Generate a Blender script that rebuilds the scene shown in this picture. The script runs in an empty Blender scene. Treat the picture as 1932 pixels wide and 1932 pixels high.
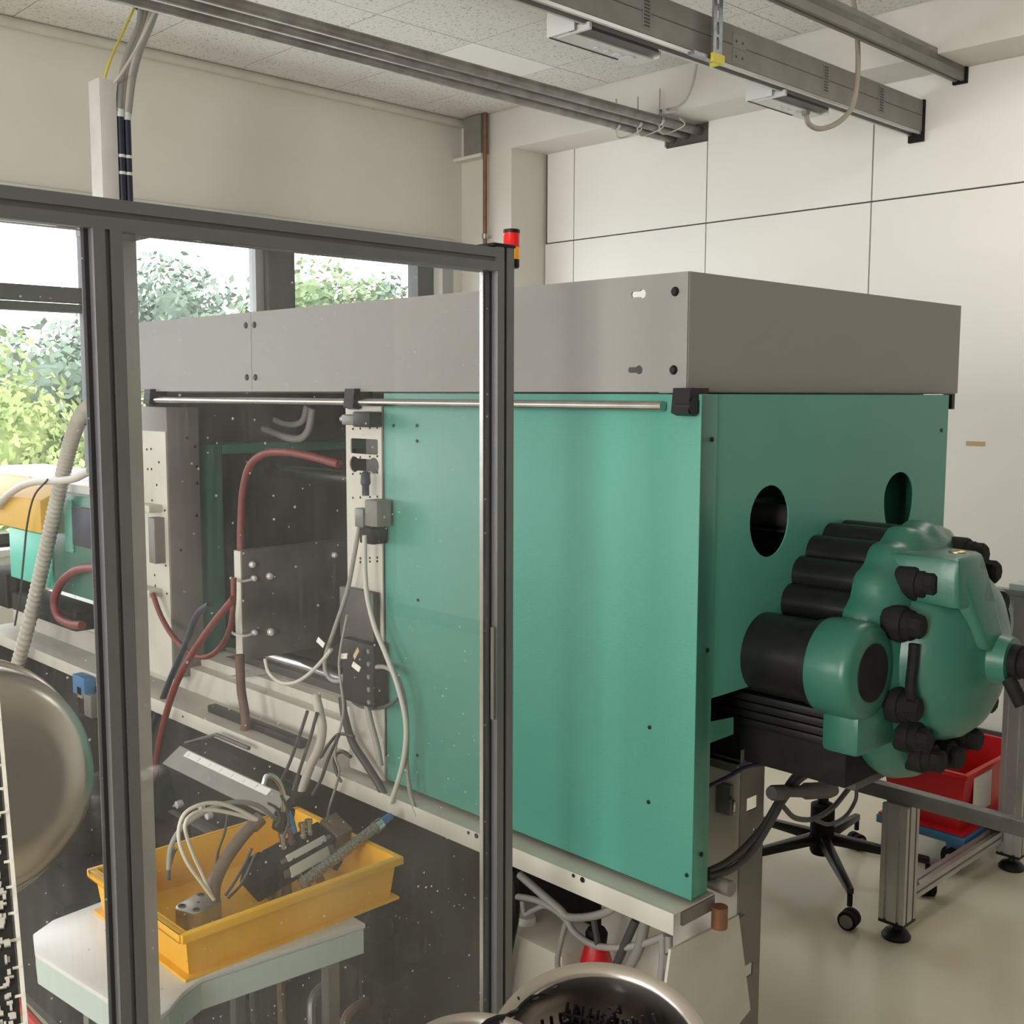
import bpy, bmesh, math, random
from mathutils import Vector, Matrix

# ------------------------------------------------------------------ camera, world, light, exposure
SC = bpy.context.scene
COL = SC.collection
FPX, CAM = 2120.0, Vector((0, 0, 1.65))
PIT, YAW, ROL = math.radians(6.013), math.radians(45.759), math.radians(.159)
FW = Vector((math.cos(PIT) * math.cos(YAW), math.cos(PIT) * math.sin(YAW), -math.sin(PIT)))
_rt = Vector((math.sin(YAW), -math.cos(YAW), 0))
_up = _rt.cross(FW)
RT = math.cos(ROL) * _rt + math.sin(ROL) * _up
UP = -math.sin(ROL) * _rt + math.cos(ROL) * _up
cd = bpy.data.cameras.new('camera')
cd.sensor_width = 36
cd.lens = 36 * FPX / 1932
cd.clip_start = .02
cd.clip_end = 300
cam = bpy.data.objects.new('camera', cd)
COL.objects.link(cam)
cam.matrix_world = Matrix(((RT.x, UP.x, -FW.x, CAM.x), (RT.y, UP.y, -FW.y, CAM.y), (RT.z, UP.z, -FW.z, CAM.z), (0, 0, 0, 1)))
SC.camera = cam

SC.view_settings.view_transform = 'Standard'
SC.view_settings.look = 'None'
SC.view_settings.exposure = 0.12
SC.view_settings.gamma = 1.0
SC.view_settings.use_curve_mapping = False

W = bpy.data.worlds.new('overcast_sky')
SC.world = W
W.use_nodes = True
bg = W.node_tree.nodes['Background']
bg.inputs[0].default_value = (.93, .97, 1.0, 1)
bg.inputs[1].default_value = 4.2


def area_light(name, loc, sx, sy, direction, power, color=(1, 1, 1)):
    l = bpy.data.lights.new(name, 'AREA')
    l.shape = 'RECTANGLE'
    l.size, l.size_y = sx, sy
    l.energy = power
    l.color = color
    o = bpy.data.objects.new(name, l)
    COL.objects.link(o)
    o.location = loc
    o.rotation_euler = Vector(direction).to_track_quat('-Z', 'Z').to_euler()
    return o


# daylight through the windows of the wall on the left of the camera and of the window wall in view
WLX, WFY = -4.2, -3.6
CEIL_FILL_Z = 3.30
area_light('daylight_left_window', (WLX + .06, -.2, 1.85), 1.9, 1.7, (1, 0, 0), 215, (1, .97, .92))
area_light('daylight_left_window_far', (WLX + .06, 2.9, 1.85), 1.9, 1.7, (1, 0, 0), 85, (1, .98, .95))
area_light('daylight_back_window', (2.9, 5.36, 1.75), 3.2, 1.6, (0, -1, -.1), 30, (.95, .98, 1))

area_light('ceiling_fill', (4.10, 1.32, CEIL_FILL_Z), 1.2, .5, (0, 0, -1), 10, (1, .96, .88))  # fill light added out of view to lift the floor and right wall

# ------------------------------------------------------------------ helpers


def ray(px, py):
    return RT * ((px - 966) / FPX) + UP * ((966 - py) / FPX) + FW


def P(px, py, X=None, Y=None, Z=None, D=None):
    """the world point of a photo pixel on a plane of the place"""
    d = ray(px, py)
    t = (X - CAM.x) / d.x if X is not None else (Y - CAM.y) / d.y if Y is not None else (Z - CAM.z) / d.z if Z is not None else D
    return CAM + t * d


def PL(pts, **k):
    return [P(x, y, **k) for x, y in pts]


def V(*a):
    return Vector(a)


MATS = {}


def mat(name, col, rough=.5, metal=0., noise=None, nscale=20., bump=0., bscale=200., spec=.5, trans=0., emit=None, coat=0.):
    """noise = second colour mixed in by a noise texture"""
    m = bpy.data.materials.new(name)
    m.use_nodes = True
    nt = m.node_tree
    b = nt.nodes['Principled BSDF']
    b.inputs['Base Color'].default_value = (*col, 1)
    b.inputs['Roughness'].default_value = rough
    b.inputs['Metallic'].default_value = metal
    b.inputs['Specular IOR Level'].default_value = spec
    b.inputs['Transmission Weight'].default_value = trans
    b.inputs['Coat Weight'].default_value = coat
    if emit:
        b.inputs['Emission Color'].default_value = (*emit[0], 1)
        b.inputs['Emission Strength'].default_value = emit[1]
    tc = nt.nodes.new('ShaderNodeTexCoord')
    if noise:
        n = nt.nodes.new('ShaderNodeTexNoise')
        n.inputs['Scale'].default_value = nscale
        n.inputs['Detail'].default_value = 6
        r = nt.nodes.new('ShaderNodeValToRGB')
        r.color_ramp.elements[0].position = .35
        r.color_ramp.elements[1].position = .68
        r.color_ramp.elements[0].color = (*noise, 1)
        r.color_ramp.elements[1].color = (*col, 1)
        nt.links.new(tc.outputs['Object'], n.inputs['Vector'])
        nt.links.new(n.outputs['Fac'], r.inputs['Fac'])
        nt.links.new(r.outputs['Color'], b.inputs['Base Color'])
    if bump:
        n = nt.nodes.new('ShaderNodeTexNoise')
        n.inputs['Scale'].default_value = bscale
        n.inputs['Detail'].default_value = 3
        bp = nt.nodes.new('ShaderNodeBump')
        bp.inputs['Strength'].default_value = bump
        bp.inputs['Distance'].default_value = .002
        nt.links.new(tc.outputs['Object'], n.inputs['Vector'])
        nt.links.new(n.outputs['Fac'], bp.inputs['Height'])
        nt.links.new(bp.outputs['Normal'], b.inputs['Normal'])
    MATS[name] = m
    return m


mat('wall', (.72, .69, .63), .75, noise=(.69, .66, .60), nscale=3)
mat('wall_far', (.26, .25, .235), .8, noise=(.23, .22, .205), nscale=3)
mat('panel', (.86, .845, .80), .55, noise=(.84, .825, .78), nscale=2.5, bump=.05, bscale=60)
mat('beam', (.70, .68, .63), .7, noise=(.66, .64, .59), nscale=4)
mat('ceiltile_plain', (.80, .79, .76), .8)
mat('joint', (.10, .09, .08), .9)
mat('black', (.008, .008, .009), .45, spec=.3)
mat('blackmat', (.008, .008, .009), .75, noise=(.014, .014, .014), nscale=40, spec=.22)
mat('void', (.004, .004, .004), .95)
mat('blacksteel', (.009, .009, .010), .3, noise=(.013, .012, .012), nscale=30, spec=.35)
mat('alu', (.52, .52, .51), .38, metal=.85, noise=(.46, .46, .45), nscale=8)
mat('alu_backlit', (.205, .21, .22), .42, metal=.6, noise=(.185, .19, .20), nscale=8)  # darker copy of the aluminium; the partition's backlit shade is in the colour
mat('alu_dark', (.33, .33, .33), .45, metal=.6)
mat('gasket', (.015, .015, .016), .7)
mat('hood', (.255, .25, .24), .5, bump=.25, bscale=260)
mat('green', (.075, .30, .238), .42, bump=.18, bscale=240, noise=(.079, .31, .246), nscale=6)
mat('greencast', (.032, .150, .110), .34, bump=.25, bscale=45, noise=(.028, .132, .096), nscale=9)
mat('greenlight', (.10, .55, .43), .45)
mat('greydark', (.10, .095, .09), .6, noise=(.07, .065, .06), nscale=9)
mat('greymid', (.22, .21, .19), .55, noise=(.17, .16, .145), nscale=7)
mat('cream', (.60, .58, .52), .5, noise=(.52, .50, .44), nscale=6)
mat('whitepaint', (.70, .69, .66), .45, noise=(.62, .61, .58), nscale=6)
mat('steel', (.55, .54, .52), .25, metal=1., noise=(.45, .44, .42), nscale=14)
mat('chrome', (.75, .75, .75), .12, metal=1.)
mat('button', (.85, .85, .84), .25, metal=.35)  # for the chrome buttons; their bright highlights are put into the pale colour
mat('galv', (.36, .38, .40), .42, metal=.8, noise=(.25, .27, .30), nscale=45)
mat('stainless', (.58, .54, .51), .30, metal=1., noise=(.50, .46, .43), nscale=7)
mat('traygrey', (.25, .24, .22), .55, noise=(.21, .20, .18), nscale=10)
mat('yellow', (.86, .47, .012), .45, noise=(.76, .40, .012), nscale=5)
mat('yellowcover', (.70, .43, .07), .5)
mat('red', (.62, .012, .015), .4, noise=(.5, .01, .012), nscale=8)
mat('redhose', (.20, .028, .028), .5, noise=(.16, .022, .022), nscale=25)
mat('redbrown', (.10, .05, .04), .65, noise=(.16, .10, .08), nscale=30)
mat('copper', (.26, .12, .065), .5, metal=.3, noise=(.2, .09, .05), nscale=20)
mat('blue', (.03, .16, .36), .45)
mat('dollyblue', (.04, .16, .30), .45)
mat('navy', (.018, .022, .045), .5)
mat('cablegrey', (.30, .29, .27), .5)
mat('cablelight', (.55, .53, .49), .5)
mat('cabledark', (.05, .05, .05), .5)
mat('cablebrown', (.34, .29, .24), .55)
mat('clear_tube', (.72, .68, .58), .3)
mat('brownhose', (.15, .10, .07), .6, noise=(.10, .07, .05), nscale=40)
mat('braid', (.42, .40, .36), .35, metal=.5, noise=(.12, .11, .10), nscale=260)
mat('label', (.72, .71, .68), .5)
mat('paper', (.78, .76, .70), .7)
mat('tan', (.55, .38, .22), .6)
mat('brass', (.58, .44, .22), .35, metal=.9)
mat('corr', (.50, .47, .42), .5, noise=(.42, .39, .34), nscale=20)
mat('tabletop', (.72, .72, .71), .35, noise=(.64, .64, .63), nscale=5)
mat('mint', (.46, .55, .52), .5)
mat('canister', (.62, .58, .50), .4)
mat('redlens', (.75, .008, .012), .2, emit=((.8, .01, .01), .05))
mat('amberlens', (.95, .36, .01), .2, emit=((1., .4, .01), .08))
mat('darkframe', (.05, .052, .058), .5)
mat('framegrey', (.35, .35, .37), .5)
mat('boxwhite', (.66, .67, .66), .4)
mat('yellowcap', (.70, .60, .06), .45)
mat('bark', (.10, .08, .06), .9)
mat('paved_yard', (.30, .29, .27), .9, noise=(.24, .25, .22), nscale=.4)  # paved yard out of view, greyed to cut green bounce into the room
mat('tarnish', (.24, .235, .22), .4, metal=.55, noise=(.16, .155, .145), nscale=8)
mat('pipe', (.33, .315, .30), .38, metal=.55, noise=(.22, .20, .185), nscale=12)
mat('board', (.01, .011, .014), .35)


def leaf_mat(name, a, b):  # outdoor haze is put into the leaf colours, pale and less saturated
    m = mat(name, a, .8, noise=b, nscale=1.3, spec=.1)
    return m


leaf_mat('leaf_a', (.27, .36, .17), (.19, .27, .14))
leaf_mat('leaf_b', (.37, .44, .17), (.27, .35, .14))
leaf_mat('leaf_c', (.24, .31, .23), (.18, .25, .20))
leaf_mat('leaf_d', (.52, .52, .26), (.36, .42, .20))


def tile_mat():
    m = mat('ceiltile', (.70, .68, .64), .85)
    nt = m.node_tree
    b = nt.nodes['Principled BSDF']
    g = nt.nodes.new('ShaderNodeNewGeometry')
    n = nt.nodes.new('ShaderNodeTexNoise')
    n.inputs['Scale'].default_value = 75
    n.inputs['Detail'].default_value = 4
    n.inputs['Distortion'].default_value = .6
    r = nt.nodes.new('ShaderNodeValToRGB')
    r.color_ramp.elements[0].position = .33
    r.color_ramp.elements[1].position = .43
    r.color_ramp.elements[0].color = (.38, .36, .33, 1)
    r.color_ramp.elements[1].color = (.70, .685, .65, 1)
    nt.links.new(g.outputs['Position'], n.inputs['Vector'])
    nt.links.new(n.outputs['Fac'], r.inputs['Fac'])
    nt.links.new(r.outputs['Color'], b.inputs['Base Color'])
    bp = nt.nodes.new('ShaderNodeBump')
    bp.inputs['Strength'].default_value = .5
    bp.inputs['Distance'].default_value = .004
    nt.links.new(n.outputs['Fac'], bp.inputs['Height'])
    nt.links.new(bp.outputs['Normal'], b.inputs['Normal'])


tile_mat()


def floor_mat():
    m = mat('floor', (.66, .61, .47), .22, spec=.5)
    nt = m.node_tree
    b = nt.nodes['Principled BSDF']
    g = nt.nodes.new('ShaderNodeNewGeometry')
    n = nt.nodes.new('ShaderNodeTexNoise')
    n.inputs['Scale'].default_value = 1.8
    n.inputs['Detail'].default_value = 8
    r = nt.nodes.new('ShaderNodeValToRGB')
    r.color_ramp.elements[0].position = .3
    r.color_ramp.elements[1].position = .7
    r.color_ramp.elements[0].color = (.62, .565, .42, 1)
    r.color_ramp.elements[1].color = (.70, .65, .50, 1)
    nt.links.new(g.outputs['Position'], n.inputs['Vector'])
    nt.links.new(n.outputs['Fac'], r.inputs['Fac'])
    nt.links.new(r.outputs['Color'], b.inputs['Base Color'])
    n2 = nt.nodes.new('ShaderNodeTexNoise')
    n2.inputs['Scale'].default_value = 9
    mr = nt.nodes.new('ShaderNodeMapRange')
    mr.inputs[1].default_value = .2
    mr.inputs[2].default_value = .8
    mr.inputs[3].default_value = .16
    mr.inputs[4].default_value = .24
    nt.links.new(g.outputs['Position'], n2.inputs['Vector'])
    nt.links.new(n2.outputs['Fac'], mr.inputs[0])
    nt.links.new(mr.outputs[0], b.inputs['Roughness'])


floor_mat()


def glass_mat(name, haze, tint=(1, 1, 1), dust=False):
    m = bpy.data.materials.new(name)
    m.use_nodes = True
    nt = m.node_tree
    for n in list(nt.nodes):
        nt.nodes.remove(n)
    L = nt.links.new
    out = nt.nodes.new('ShaderNodeOutputMaterial')
    tr = nt.nodes.new('ShaderNodeBsdfTransparent')
    tr.inputs[0].default_value = (*tint, 1)
    gl = nt.nodes.new('ShaderNodeBsdfGlossy')
    gl.inputs['Roughness'].default_value = .02
    lw = nt.nodes.new('ShaderNodeFresnel')
    gb = nt.nodes.new('ShaderNodeNewGeometry')
    ex = nt.nodes.new('ShaderNodeMath')
    ex.operation = 'MULTIPLY_ADD'
    ex.inputs[1].default_value = -2
    ex.inputs[2].default_value = 1
    L(gb.outputs['Backfacing'], ex.inputs[0])
    io = nt.nodes.new('ShaderNodeMath')
    io.operation = 'POWER'
    io.inputs[0].default_value = 1.45
    L(ex.outputs[0], io.inputs[1])
    L(io.outputs[0], lw.inputs[0])      # same reflection on both faces of the thin pane
    m1 = nt.nodes.new('ShaderNodeMixShader')
    L(lw.outputs[0], m1.inputs[0])
    L(tr.outputs[0], m1.inputs[1])
    L(gl.outputs[0], m1.inputs[2])
    df = nt.nodes.new('ShaderNodeBsdfDiffuse')
    df.inputs[0].default_value = (.72, .72, .70, 1)
    tl = nt.nodes.new('ShaderNodeBsdfTranslucent')
    tl.inputs[0].default_value = (.72, .72, .70, 1)
    ad = nt.nodes.new('ShaderNodeMixShader')
    ad.inputs[0].default_value = .5
    L(df.outputs[0], ad.inputs[1])
    L(tl.outputs[0], ad.inputs[2])
    m2 = nt.nodes.new('ShaderNodeMixShader')
    m2.inputs[0].default_value = haze
    L(m1.outputs[0], m2.inputs[1])
    L(ad.outputs[0], m2.inputs[2])
    L(m2.outputs[0], out.inputs[0])
    if dust:
        g = nt.nodes.new('ShaderNodeNewGeometry')
        # soft clouds of dirt
        n = nt.nodes.new('ShaderNodeTexNoise')
        n.inputs['Scale'].default_value = 5
        n.inputs['Detail'].default_value = 8
        mr = nt.nodes.new('ShaderNodeMapRange')
        mr.inputs[1].default_value = .35
        mr.inputs[2].default_value = .75
        mr.inputs[3].default_value = haze * .5
        mr.inputs[4].default_value = haze * 1.7
        L(g.outputs['Position'], n.inputs['Vector'])
        L(n.outputs['Fac'], mr.inputs[0])
        # specks of dried splashes
        v = nt.nodes.new('ShaderNodeTexVoronoi')
        v.inputs['Scale'].default_value = 75
        L(g.outputs['Position'], v.inputs['Vector'])
        lt = nt.nodes.new('ShaderNodeMath')
        lt.operation = 'LESS_THAN'
        L(v.outputs['Distance'], lt.inputs[0])
        wn = nt.nodes.new('ShaderNodeMath')
        wn.operation = 'MULTIPLY'
        sep = nt.nodes.new('ShaderNodeSeparateColor')
        L(v.outputs['Color'], sep.inputs[0])
        pw = nt.nodes.new('ShaderNodeMath')
        pw.operation = 'POWER'
        pw.inputs[1].default_value = 4
        L(sep.outputs[0], pw.inputs[0])
        L(pw.outputs[0], wn.inputs[0])
        wn.inputs[1].default_value = .16
        L(wn.outputs[0], lt.inputs[1])
        # fine vertical smears
        mp = nt.nodes.new('ShaderNodeMapping')
        mp.inputs['Scale'].default_value = (130, 130, 7)
        L(g.outputs['Position'], mp.inputs[0])
        n3 = nt.nodes.new('ShaderNodeTexNoise')
        n3.inputs['Scale'].default_value = 1
        n3.inputs['Detail'].default_value = 3
        L(mp.outputs[0], n3.inputs['Vector'])
        mr3 = nt.nodes.new('ShaderNodeMapRange')
        mr3.inputs[1].default_value = .55
        mr3.inputs[2].default_value = .85
        mr3.inputs[3].default_value = 0
        mr3.inputs[4].default_value = .07
        L(n3.outputs['Fac'], mr3.inputs[0])
        a1 = nt.nodes.new('ShaderNodeMath')
        L(mr.outputs[0], a1.inputs[0])
        L(mr3.outputs[0], a1.inputs[1])
        ml = nt.nodes.new('ShaderNodeMath')
        ml.operation = 'MULTIPLY'
        ml.inputs[1].default_value = .65
        L(lt.outputs[0], ml.inputs[0])
        a2 = nt.nodes.new('ShaderNodeMath')
        a2.use_clamp = True
        L(a1.outputs[0], a2.inputs[0])
        L(ml.outputs[0], a2.inputs[1])
        L(a2.outputs[0], m2.inputs[0])
    MATS[name] = m


glass_mat('glass', .015)
glass_mat('dusty_glass', .042, dust=True)


def wloc(o):
    v = Vector((0, 0, 0))
    while o is not None:
        v += Vector(o.location)
        o = o.parent
    return v


class MB:
    """collects shapes in world coordinates; build() links them as ONE mesh object"""

    def __init__(s):
        s.v, s.f = [], []

    def add(s, vs, fs):
        k = len(s.v)
        s.v += [Vector(v) for v in vs]
        s.f += [tuple(i + k for i in f) for f in fs]
        return s

    def box(s, a, b):
        x0, x1 = sorted((a[0], b[0]))
        y0, y1 = sorted((a[1], b[1]))
        z0, z1 = sorted((a[2], b[2]))
        return s.add([(x0, y0, z0), (x1, y0, z0), (x1, y1, z0), (x0, y1, z0), (x0, y0, z1), (x1, y0, z1), (x1, y1, z1), (x0, y1, z1)],
                     [(0, 3, 2, 1), (4, 5, 6, 7), (0, 1, 5, 4), (1, 2, 6, 5), (2, 3, 7, 6), (3, 0, 4, 7)])

    def obox(s, c, u, v, w):
        """box around c with half vectors u, v, w"""
        c, u, v, w = Vector(c), Vector(u), Vector(v), Vector(w)
        return s.add([c - u - v - w, c + u - v - w, c + u + v - w, c - u + v - w, c - u - v + w, c + u - v + w, c + u + v + w, c - u + v + w],
                     [(0, 3, 2, 1), (4, 5, 6, 7), (0, 1, 5, 4), (1, 2, 6, 5), (2, 3, 7, 6), (3, 0, 4, 7)])

    def hexa(s, q0, q1):
        """solid between two quads"""
        return s.add(list(q0) + list(q1), [(3, 2, 1, 0), (4, 5, 6, 7), (0, 1, 5, 4), (1, 2, 6, 5), (2, 3, 7, 6), (3, 0, 4, 7)])

    def bar(s, p, q, w, h, up=(0, 0, 1)):
        p, q = Vector(p), Vector(q)
        d = (q - p)
        L = d.length
        d.normalize()
        sd = d.cross(Vector(up)).normalized()
        u = sd.cross(d)
        return s.obox((p + q) / 2, d * L / 2, sd * w / 2, u * h / 2)

    def prism(s, poly, o, u, v, w):
        """2D polygon (counter-clockwise in u,v) swept along w from o"""
        o, u, v, w = Vector(o), Vector(u), Vector(v), Vector(w)
        n = len(poly)
        vs = [o + u * a + v * b for a, b in poly] + [o + u * a + v * b + w for a, b in poly]
        return s.add(vs, [tuple(range(n))[::-1], tuple(range(n, 2 * n))] + [(i, (i + 1) % n, n + (i + 1) % n, n + i) for i in range(n)])

    def lathe(s, prof, o, axis, n=24, caps=True, seg=None):
        """profile = (radius, distance along axis)"""
        o, ax = Vector(o), Vector(axis).normalized()
        t = Vector((0, 0, 1)) if abs(ax.z) < .9 else Vector((1, 0, 0))
        a = ax.cross(t).normalized()
        b = ax.cross(a)
        vs, fs = [], []
        for r, h in prof:
            for i in range(n):
                th = 2 * math.pi * i / n
                rr = r if seg is None else seg(r, th, h)
                vs.append(o + ax * h + (a * math.cos(th) + b * math.sin(th)) * rr)
        for j in range(len(prof) - 1):
            for i in range(n):
                k = (i + 1) % n
                fs.append((j * n + i, j * n + k, (j + 1) * n + k, (j + 1) * n + i))
        if caps:
            fs.append(tuple(range(n))[::-1])
            fs.append(tuple(range((len(prof) - 1) * n, len(prof) * n)))
        return s.add(vs, fs)

    def cyl(s, p, q, r, r2=None, n=16):
        p, q = Vector(p), Vector(q)
        return s.lathe([(r, 0), (r if r2 is None else r2, (q - p).length)], p, q - p, n)

    def tube(s, pts, r, n=8, closed=True, rf=None):
        pts = [Vector(p) for p in pts]
        m = len(pts)
        fr = None
        vs, fs = [], []
        for i, p in enumerate(pts):
            d = (pts[min(i + 1, m - 1)] - pts[max(i - 1, 0)]).normalized()
            if fr is None:
                fr = d.cross(Vector((0, 0, 1)) if abs(d.z) < .9 else Vector((1, 0, 0))).normalized()
            fr = (fr - d * fr.dot(d)).normalized()
            b = d.cross(fr)
            rr = r if rf is None else rf(i / (m - 1))
            for k in range(n):
                a = 2 * math.pi * k / n
                vs.append(p + (fr * math.cos(a) + b * math.sin(a)) * rr)
        for i in range(m - 1):
            for k in range(n):
                l = (k + 1) % n
                fs.append((i * n + k, i * n + l, (i + 1) * n + l, (i + 1) * n + k))
        if closed:
            fs.append(tuple(range(n))[::-1])
            fs.append(tuple(range((m - 1) * n, m * n)))
        return s.add(vs, fs)

    def ball(s, c, r, n=10, sq=(1, 1, 1)):
        vs, fs = [], []
        c = Vector(c)
        m = max(4, n // 2)
        for j in range(m + 1):
            ph = math.pi * j / m
            for i in range(n):
                th = 2 * math.pi * i / n
                vs.append(c + Vector((math.sin(ph) * math.cos(th) * r * sq[0], math.sin(ph) * math.sin(th) * r * sq[1], math.cos(ph) * r * sq[2])))
        for j in range(m):
            for i in range(n):
                k = (i + 1) % n
                fs.append((j * n + i, (j + 1) * n + i, (j + 1) * n + k, j * n + k))
        return s.add(vs, fs)

    def build(s, name, material, parent=None, smooth=True, bevel=0., origin=None, angle=40):
        me = bpy.data.meshes.new(name)
        if parent is not None:
            off = wloc(parent)
        elif origin is not None:
            off = Vector(origin)
        else:
            xs = [v.x for v in s.v]
            ys = [v.y for v in s.v]
            off = Vector(((min(xs) + max(xs)) / 2, (min(ys) + max(ys)) / 2, min(v.z for v in s.v)))
        me.from_pydata([v - off for v in s.v], [], s.f)
        bm = bmesh.new()
        bm.from_mesh(me)
        bmesh.ops.remove_doubles(bm, verts=bm.verts, dist=1e-6)
        bmesh.ops.recalc_face_normals(bm, faces=bm.faces)
        if bevel:
            es = [e for e in bm.edges if len(e.link_faces) == 2 and e.calc_face_angle(0) > .6]
            bmesh.ops.bevel(bm, geom=es, offset=bevel, segments=2, affect='EDGES', profile=.5, clamp_overlap=True)
        bm.to_mesh(me)
        bm.free()
        if smooth:
            for p in me.polygons:
                p.use_smooth = True
            me.set_sharp_from_angle(angle=math.radians(angle))
        me.materials.append(MATS[material] if isinstance(material, str) else material)
        o = bpy.data.objects.new(name, me)
        COL.objects.link(o)
        if parent is not None:
            o.parent = parent
        else:
            o.location = off
        return o


def tag(o, label=None, cat=None, group=None, kind=None):
    if label:
        o['label'] = label
    if cat:
        o['category'] = cat
    if group:
        o['group'] = group
    if kind:
        o['kind'] = kind
    return o


def thing(name, loc, label, cat, group=None, kind=None):
    o = bpy.data.objects.new(name, None)
    o.empty_display_size = .1
    COL.objects.link(o)
    o.location = loc
    return tag(o, label, cat, group, kind)


def structure(o):
    o['kind'] = 'structure'
    return o


def copy_of(src, name, parent, offset):
    """another object that shares src's mesh, moved by offset"""
    o = src.copy()
    o.name = name
    COL.objects.link(o)
    o.parent = parent
    o.location = Vector(src.location) + Vector(offset)
    return o


def spline(pts, sub=8):
    """Catmull-Rom through the points"""
    pts = [Vector(p) for p in pts]
    if len(pts) < 3:
        return pts
    e = [pts[0] * 2 - pts[1]] + pts + [pts[-1] * 2 - pts[-2]]
    out = []
    for i in range(1, len(e) - 2):
        a, b, c, d = e[i - 1:i + 3]
        for k in range(sub):
            t = k / sub
            out.append(.5 * ((2 * b) + (c - a) * t + (2 * a - 5 * b + 4 * c - d) * t * t + (3 * b - a - 3 * c + d) * t ** 3))
    out.append(pts[-1])
    return out


def plate(name, outline, holes, o, u, v, thick, material, parent=None, smooth=False):
    """flat sheet with holes: outline and holes are 2D polygons in u, v from o; thickness along u x v"""
    cu = bpy.data.curves.new('sheet', 'CURVE')
    cu.dimensions = '2D'
    cu.fill_mode = 'BOTH'
    cu.extrude = thick / 2
    for poly in [outline] + holes:
        sp = cu.splines.new('POLY')
        sp.points.add(len(poly) - 1)
        for q, (a, b) in zip(sp.points, poly):
            q.co = (a, b, 0, 1)
        sp.use_cyclic_u = True
    tmp = bpy.data.objects.new('sheet', cu)
    COL.objects.link(tmp)
    dg = bpy.context.evaluated_depsgraph_get()
    dg.update()
    me = bpy.data.meshes.new_from_object(tmp.evaluated_get(dg))
    bpy.data.objects.remove(tmp)
    bpy.data.curves.remove(cu)
    u, v = Vector(u).normalized(), Vector(v).normalized()
    w = u.cross(v)
    o = Vector(o)
    mb = MB()
    mb.v = [o + u * q.co.x + v * q.co.y + w * q.co.z for q in me.vertices]
    mb.f = [tuple(p.vertices) for p in me.polygons]
    bpy.data.meshes.remove(me)
    return mb.build(name, material, parent, smooth=smooth)


def circ(cx, cy, r, n=16, ry=None):
    return [(cx + r * math.cos(2 * math.pi * i / n), cy + (ry or r) * math.sin(2 * math.pi * i / n)) for i in range(n)]


def rect(x0, y0, x1, y1):
    return [(x0, y0), (x1, y0), (x1, y1), (x0, y1)]


def slot_profile(wx, wy, nx=1, ny=1, sw=.008, sd=.0075):
    """cross-section of an aluminium T-slot profile, slots on every side"""
    pts = []

    def side(L, n):
        xs = []
        for k in range(n):
            c = L * (k + .5) / n
            xs += [(c - sw / 2, 0), (c - sw / 2, sd), (c + sw / 2, sd), (c + sw / 2, 0)]
        return [(0, 0)] + xs

    for (L, n, org, d, nrm) in ((wx, nx, (0, 0), (1, 0), (0, 1)), (wy, ny, (wx, 0), (0, 1), (-1, 0)), (wx, nx, (wx, wy), (-1, 0), (0, -1)), (wy, ny, (0, wy), (0, -1), (1, 0))):
        for a, b in side(L, n):
            pts.append((org[0] + d[0] * a + nrm[0] * b, org[1] + d[1] * a + nrm[1] * b))
    return pts


def wire(name, pts, r, material, parent=None, label=None, cat='cable', group=None, n=8, sub=8, rf=None):
    o = MB().tube(spline(pts, sub), r, n, rf=rf).build(name, material, parent, angle=80)
    if parent is None:
        tag(o, label, cat, group)
    elif label:
        o['label'] = label
    return o


R = random.Random(7)

# ================================================================== THE ROOM
CZ, WX, WY, BX = 3.36, 5.15, 5.455, 4.86
structure(MB().box((WLX, WFY, -.06), (WX + .2, WY + .3, 0)).build('floor', 'floor'))
ceil = structure(MB().box((WLX, WFY, CZ + .010), (WX + .2, WY + .3, CZ + .12)).build('ceiling', 'beam'))
TX, TY, PXT, PYT = 4.423, 4.225, .584, 1.2
tile0 = None
for i in range(-6, 1):
    for j in range(-3, 1):
        x0, y0 = TX + i * PXT, TY + j * PYT
        w = PXT if i < 0 else BX - .004 - TX
        mt = 'ceiltile'
        if i == -1 and j == 0:   # a plain white replacement tile of half length, then the cut rest
            MB().box((x0 + .003, y0 + .003, CZ - .004), (x0 + w - .003, y0 + .40, CZ + .010)).build('ceiling_tile', 'ceiltile_plain', ceil, smooth=False)
            MB().box((x0 + .003, y0 + .406, CZ - .004), (x0 + w - .003, y0 + PYT - .003, CZ + .010)).build('ceiling_tile', mt, ceil, smooth=False)
            continue
        if tile0 is None or w != PXT:
            t = MB().box((x0 + .003, y0 + .003, CZ - .004), (x0 + w - .003, y0 + PYT - .003, CZ + .010)).build('ceiling_tile', mt, ceil, smooth=False)
            if tile0 is None:
                tile0, t0 = t, (x0, y0)
        else:
            copy_of(tile0, 'ceiling_tile', ceil, (x0 - t0[0], y0 - t0[1], 0))

lu = thing('ceiling_fill_housing', (4.10, 1.32, CEIL_FILL_Z), 'long white housing of the added fill light above the bench', 'lamp')  # housing for the added fill light, out of view
MB().box((3.47, 1.05, CEIL_FILL_Z + .004), (4.73, 1.59, CZ - .004)).build('housing', 'whitepaint', lu, bevel=.004)
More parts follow.
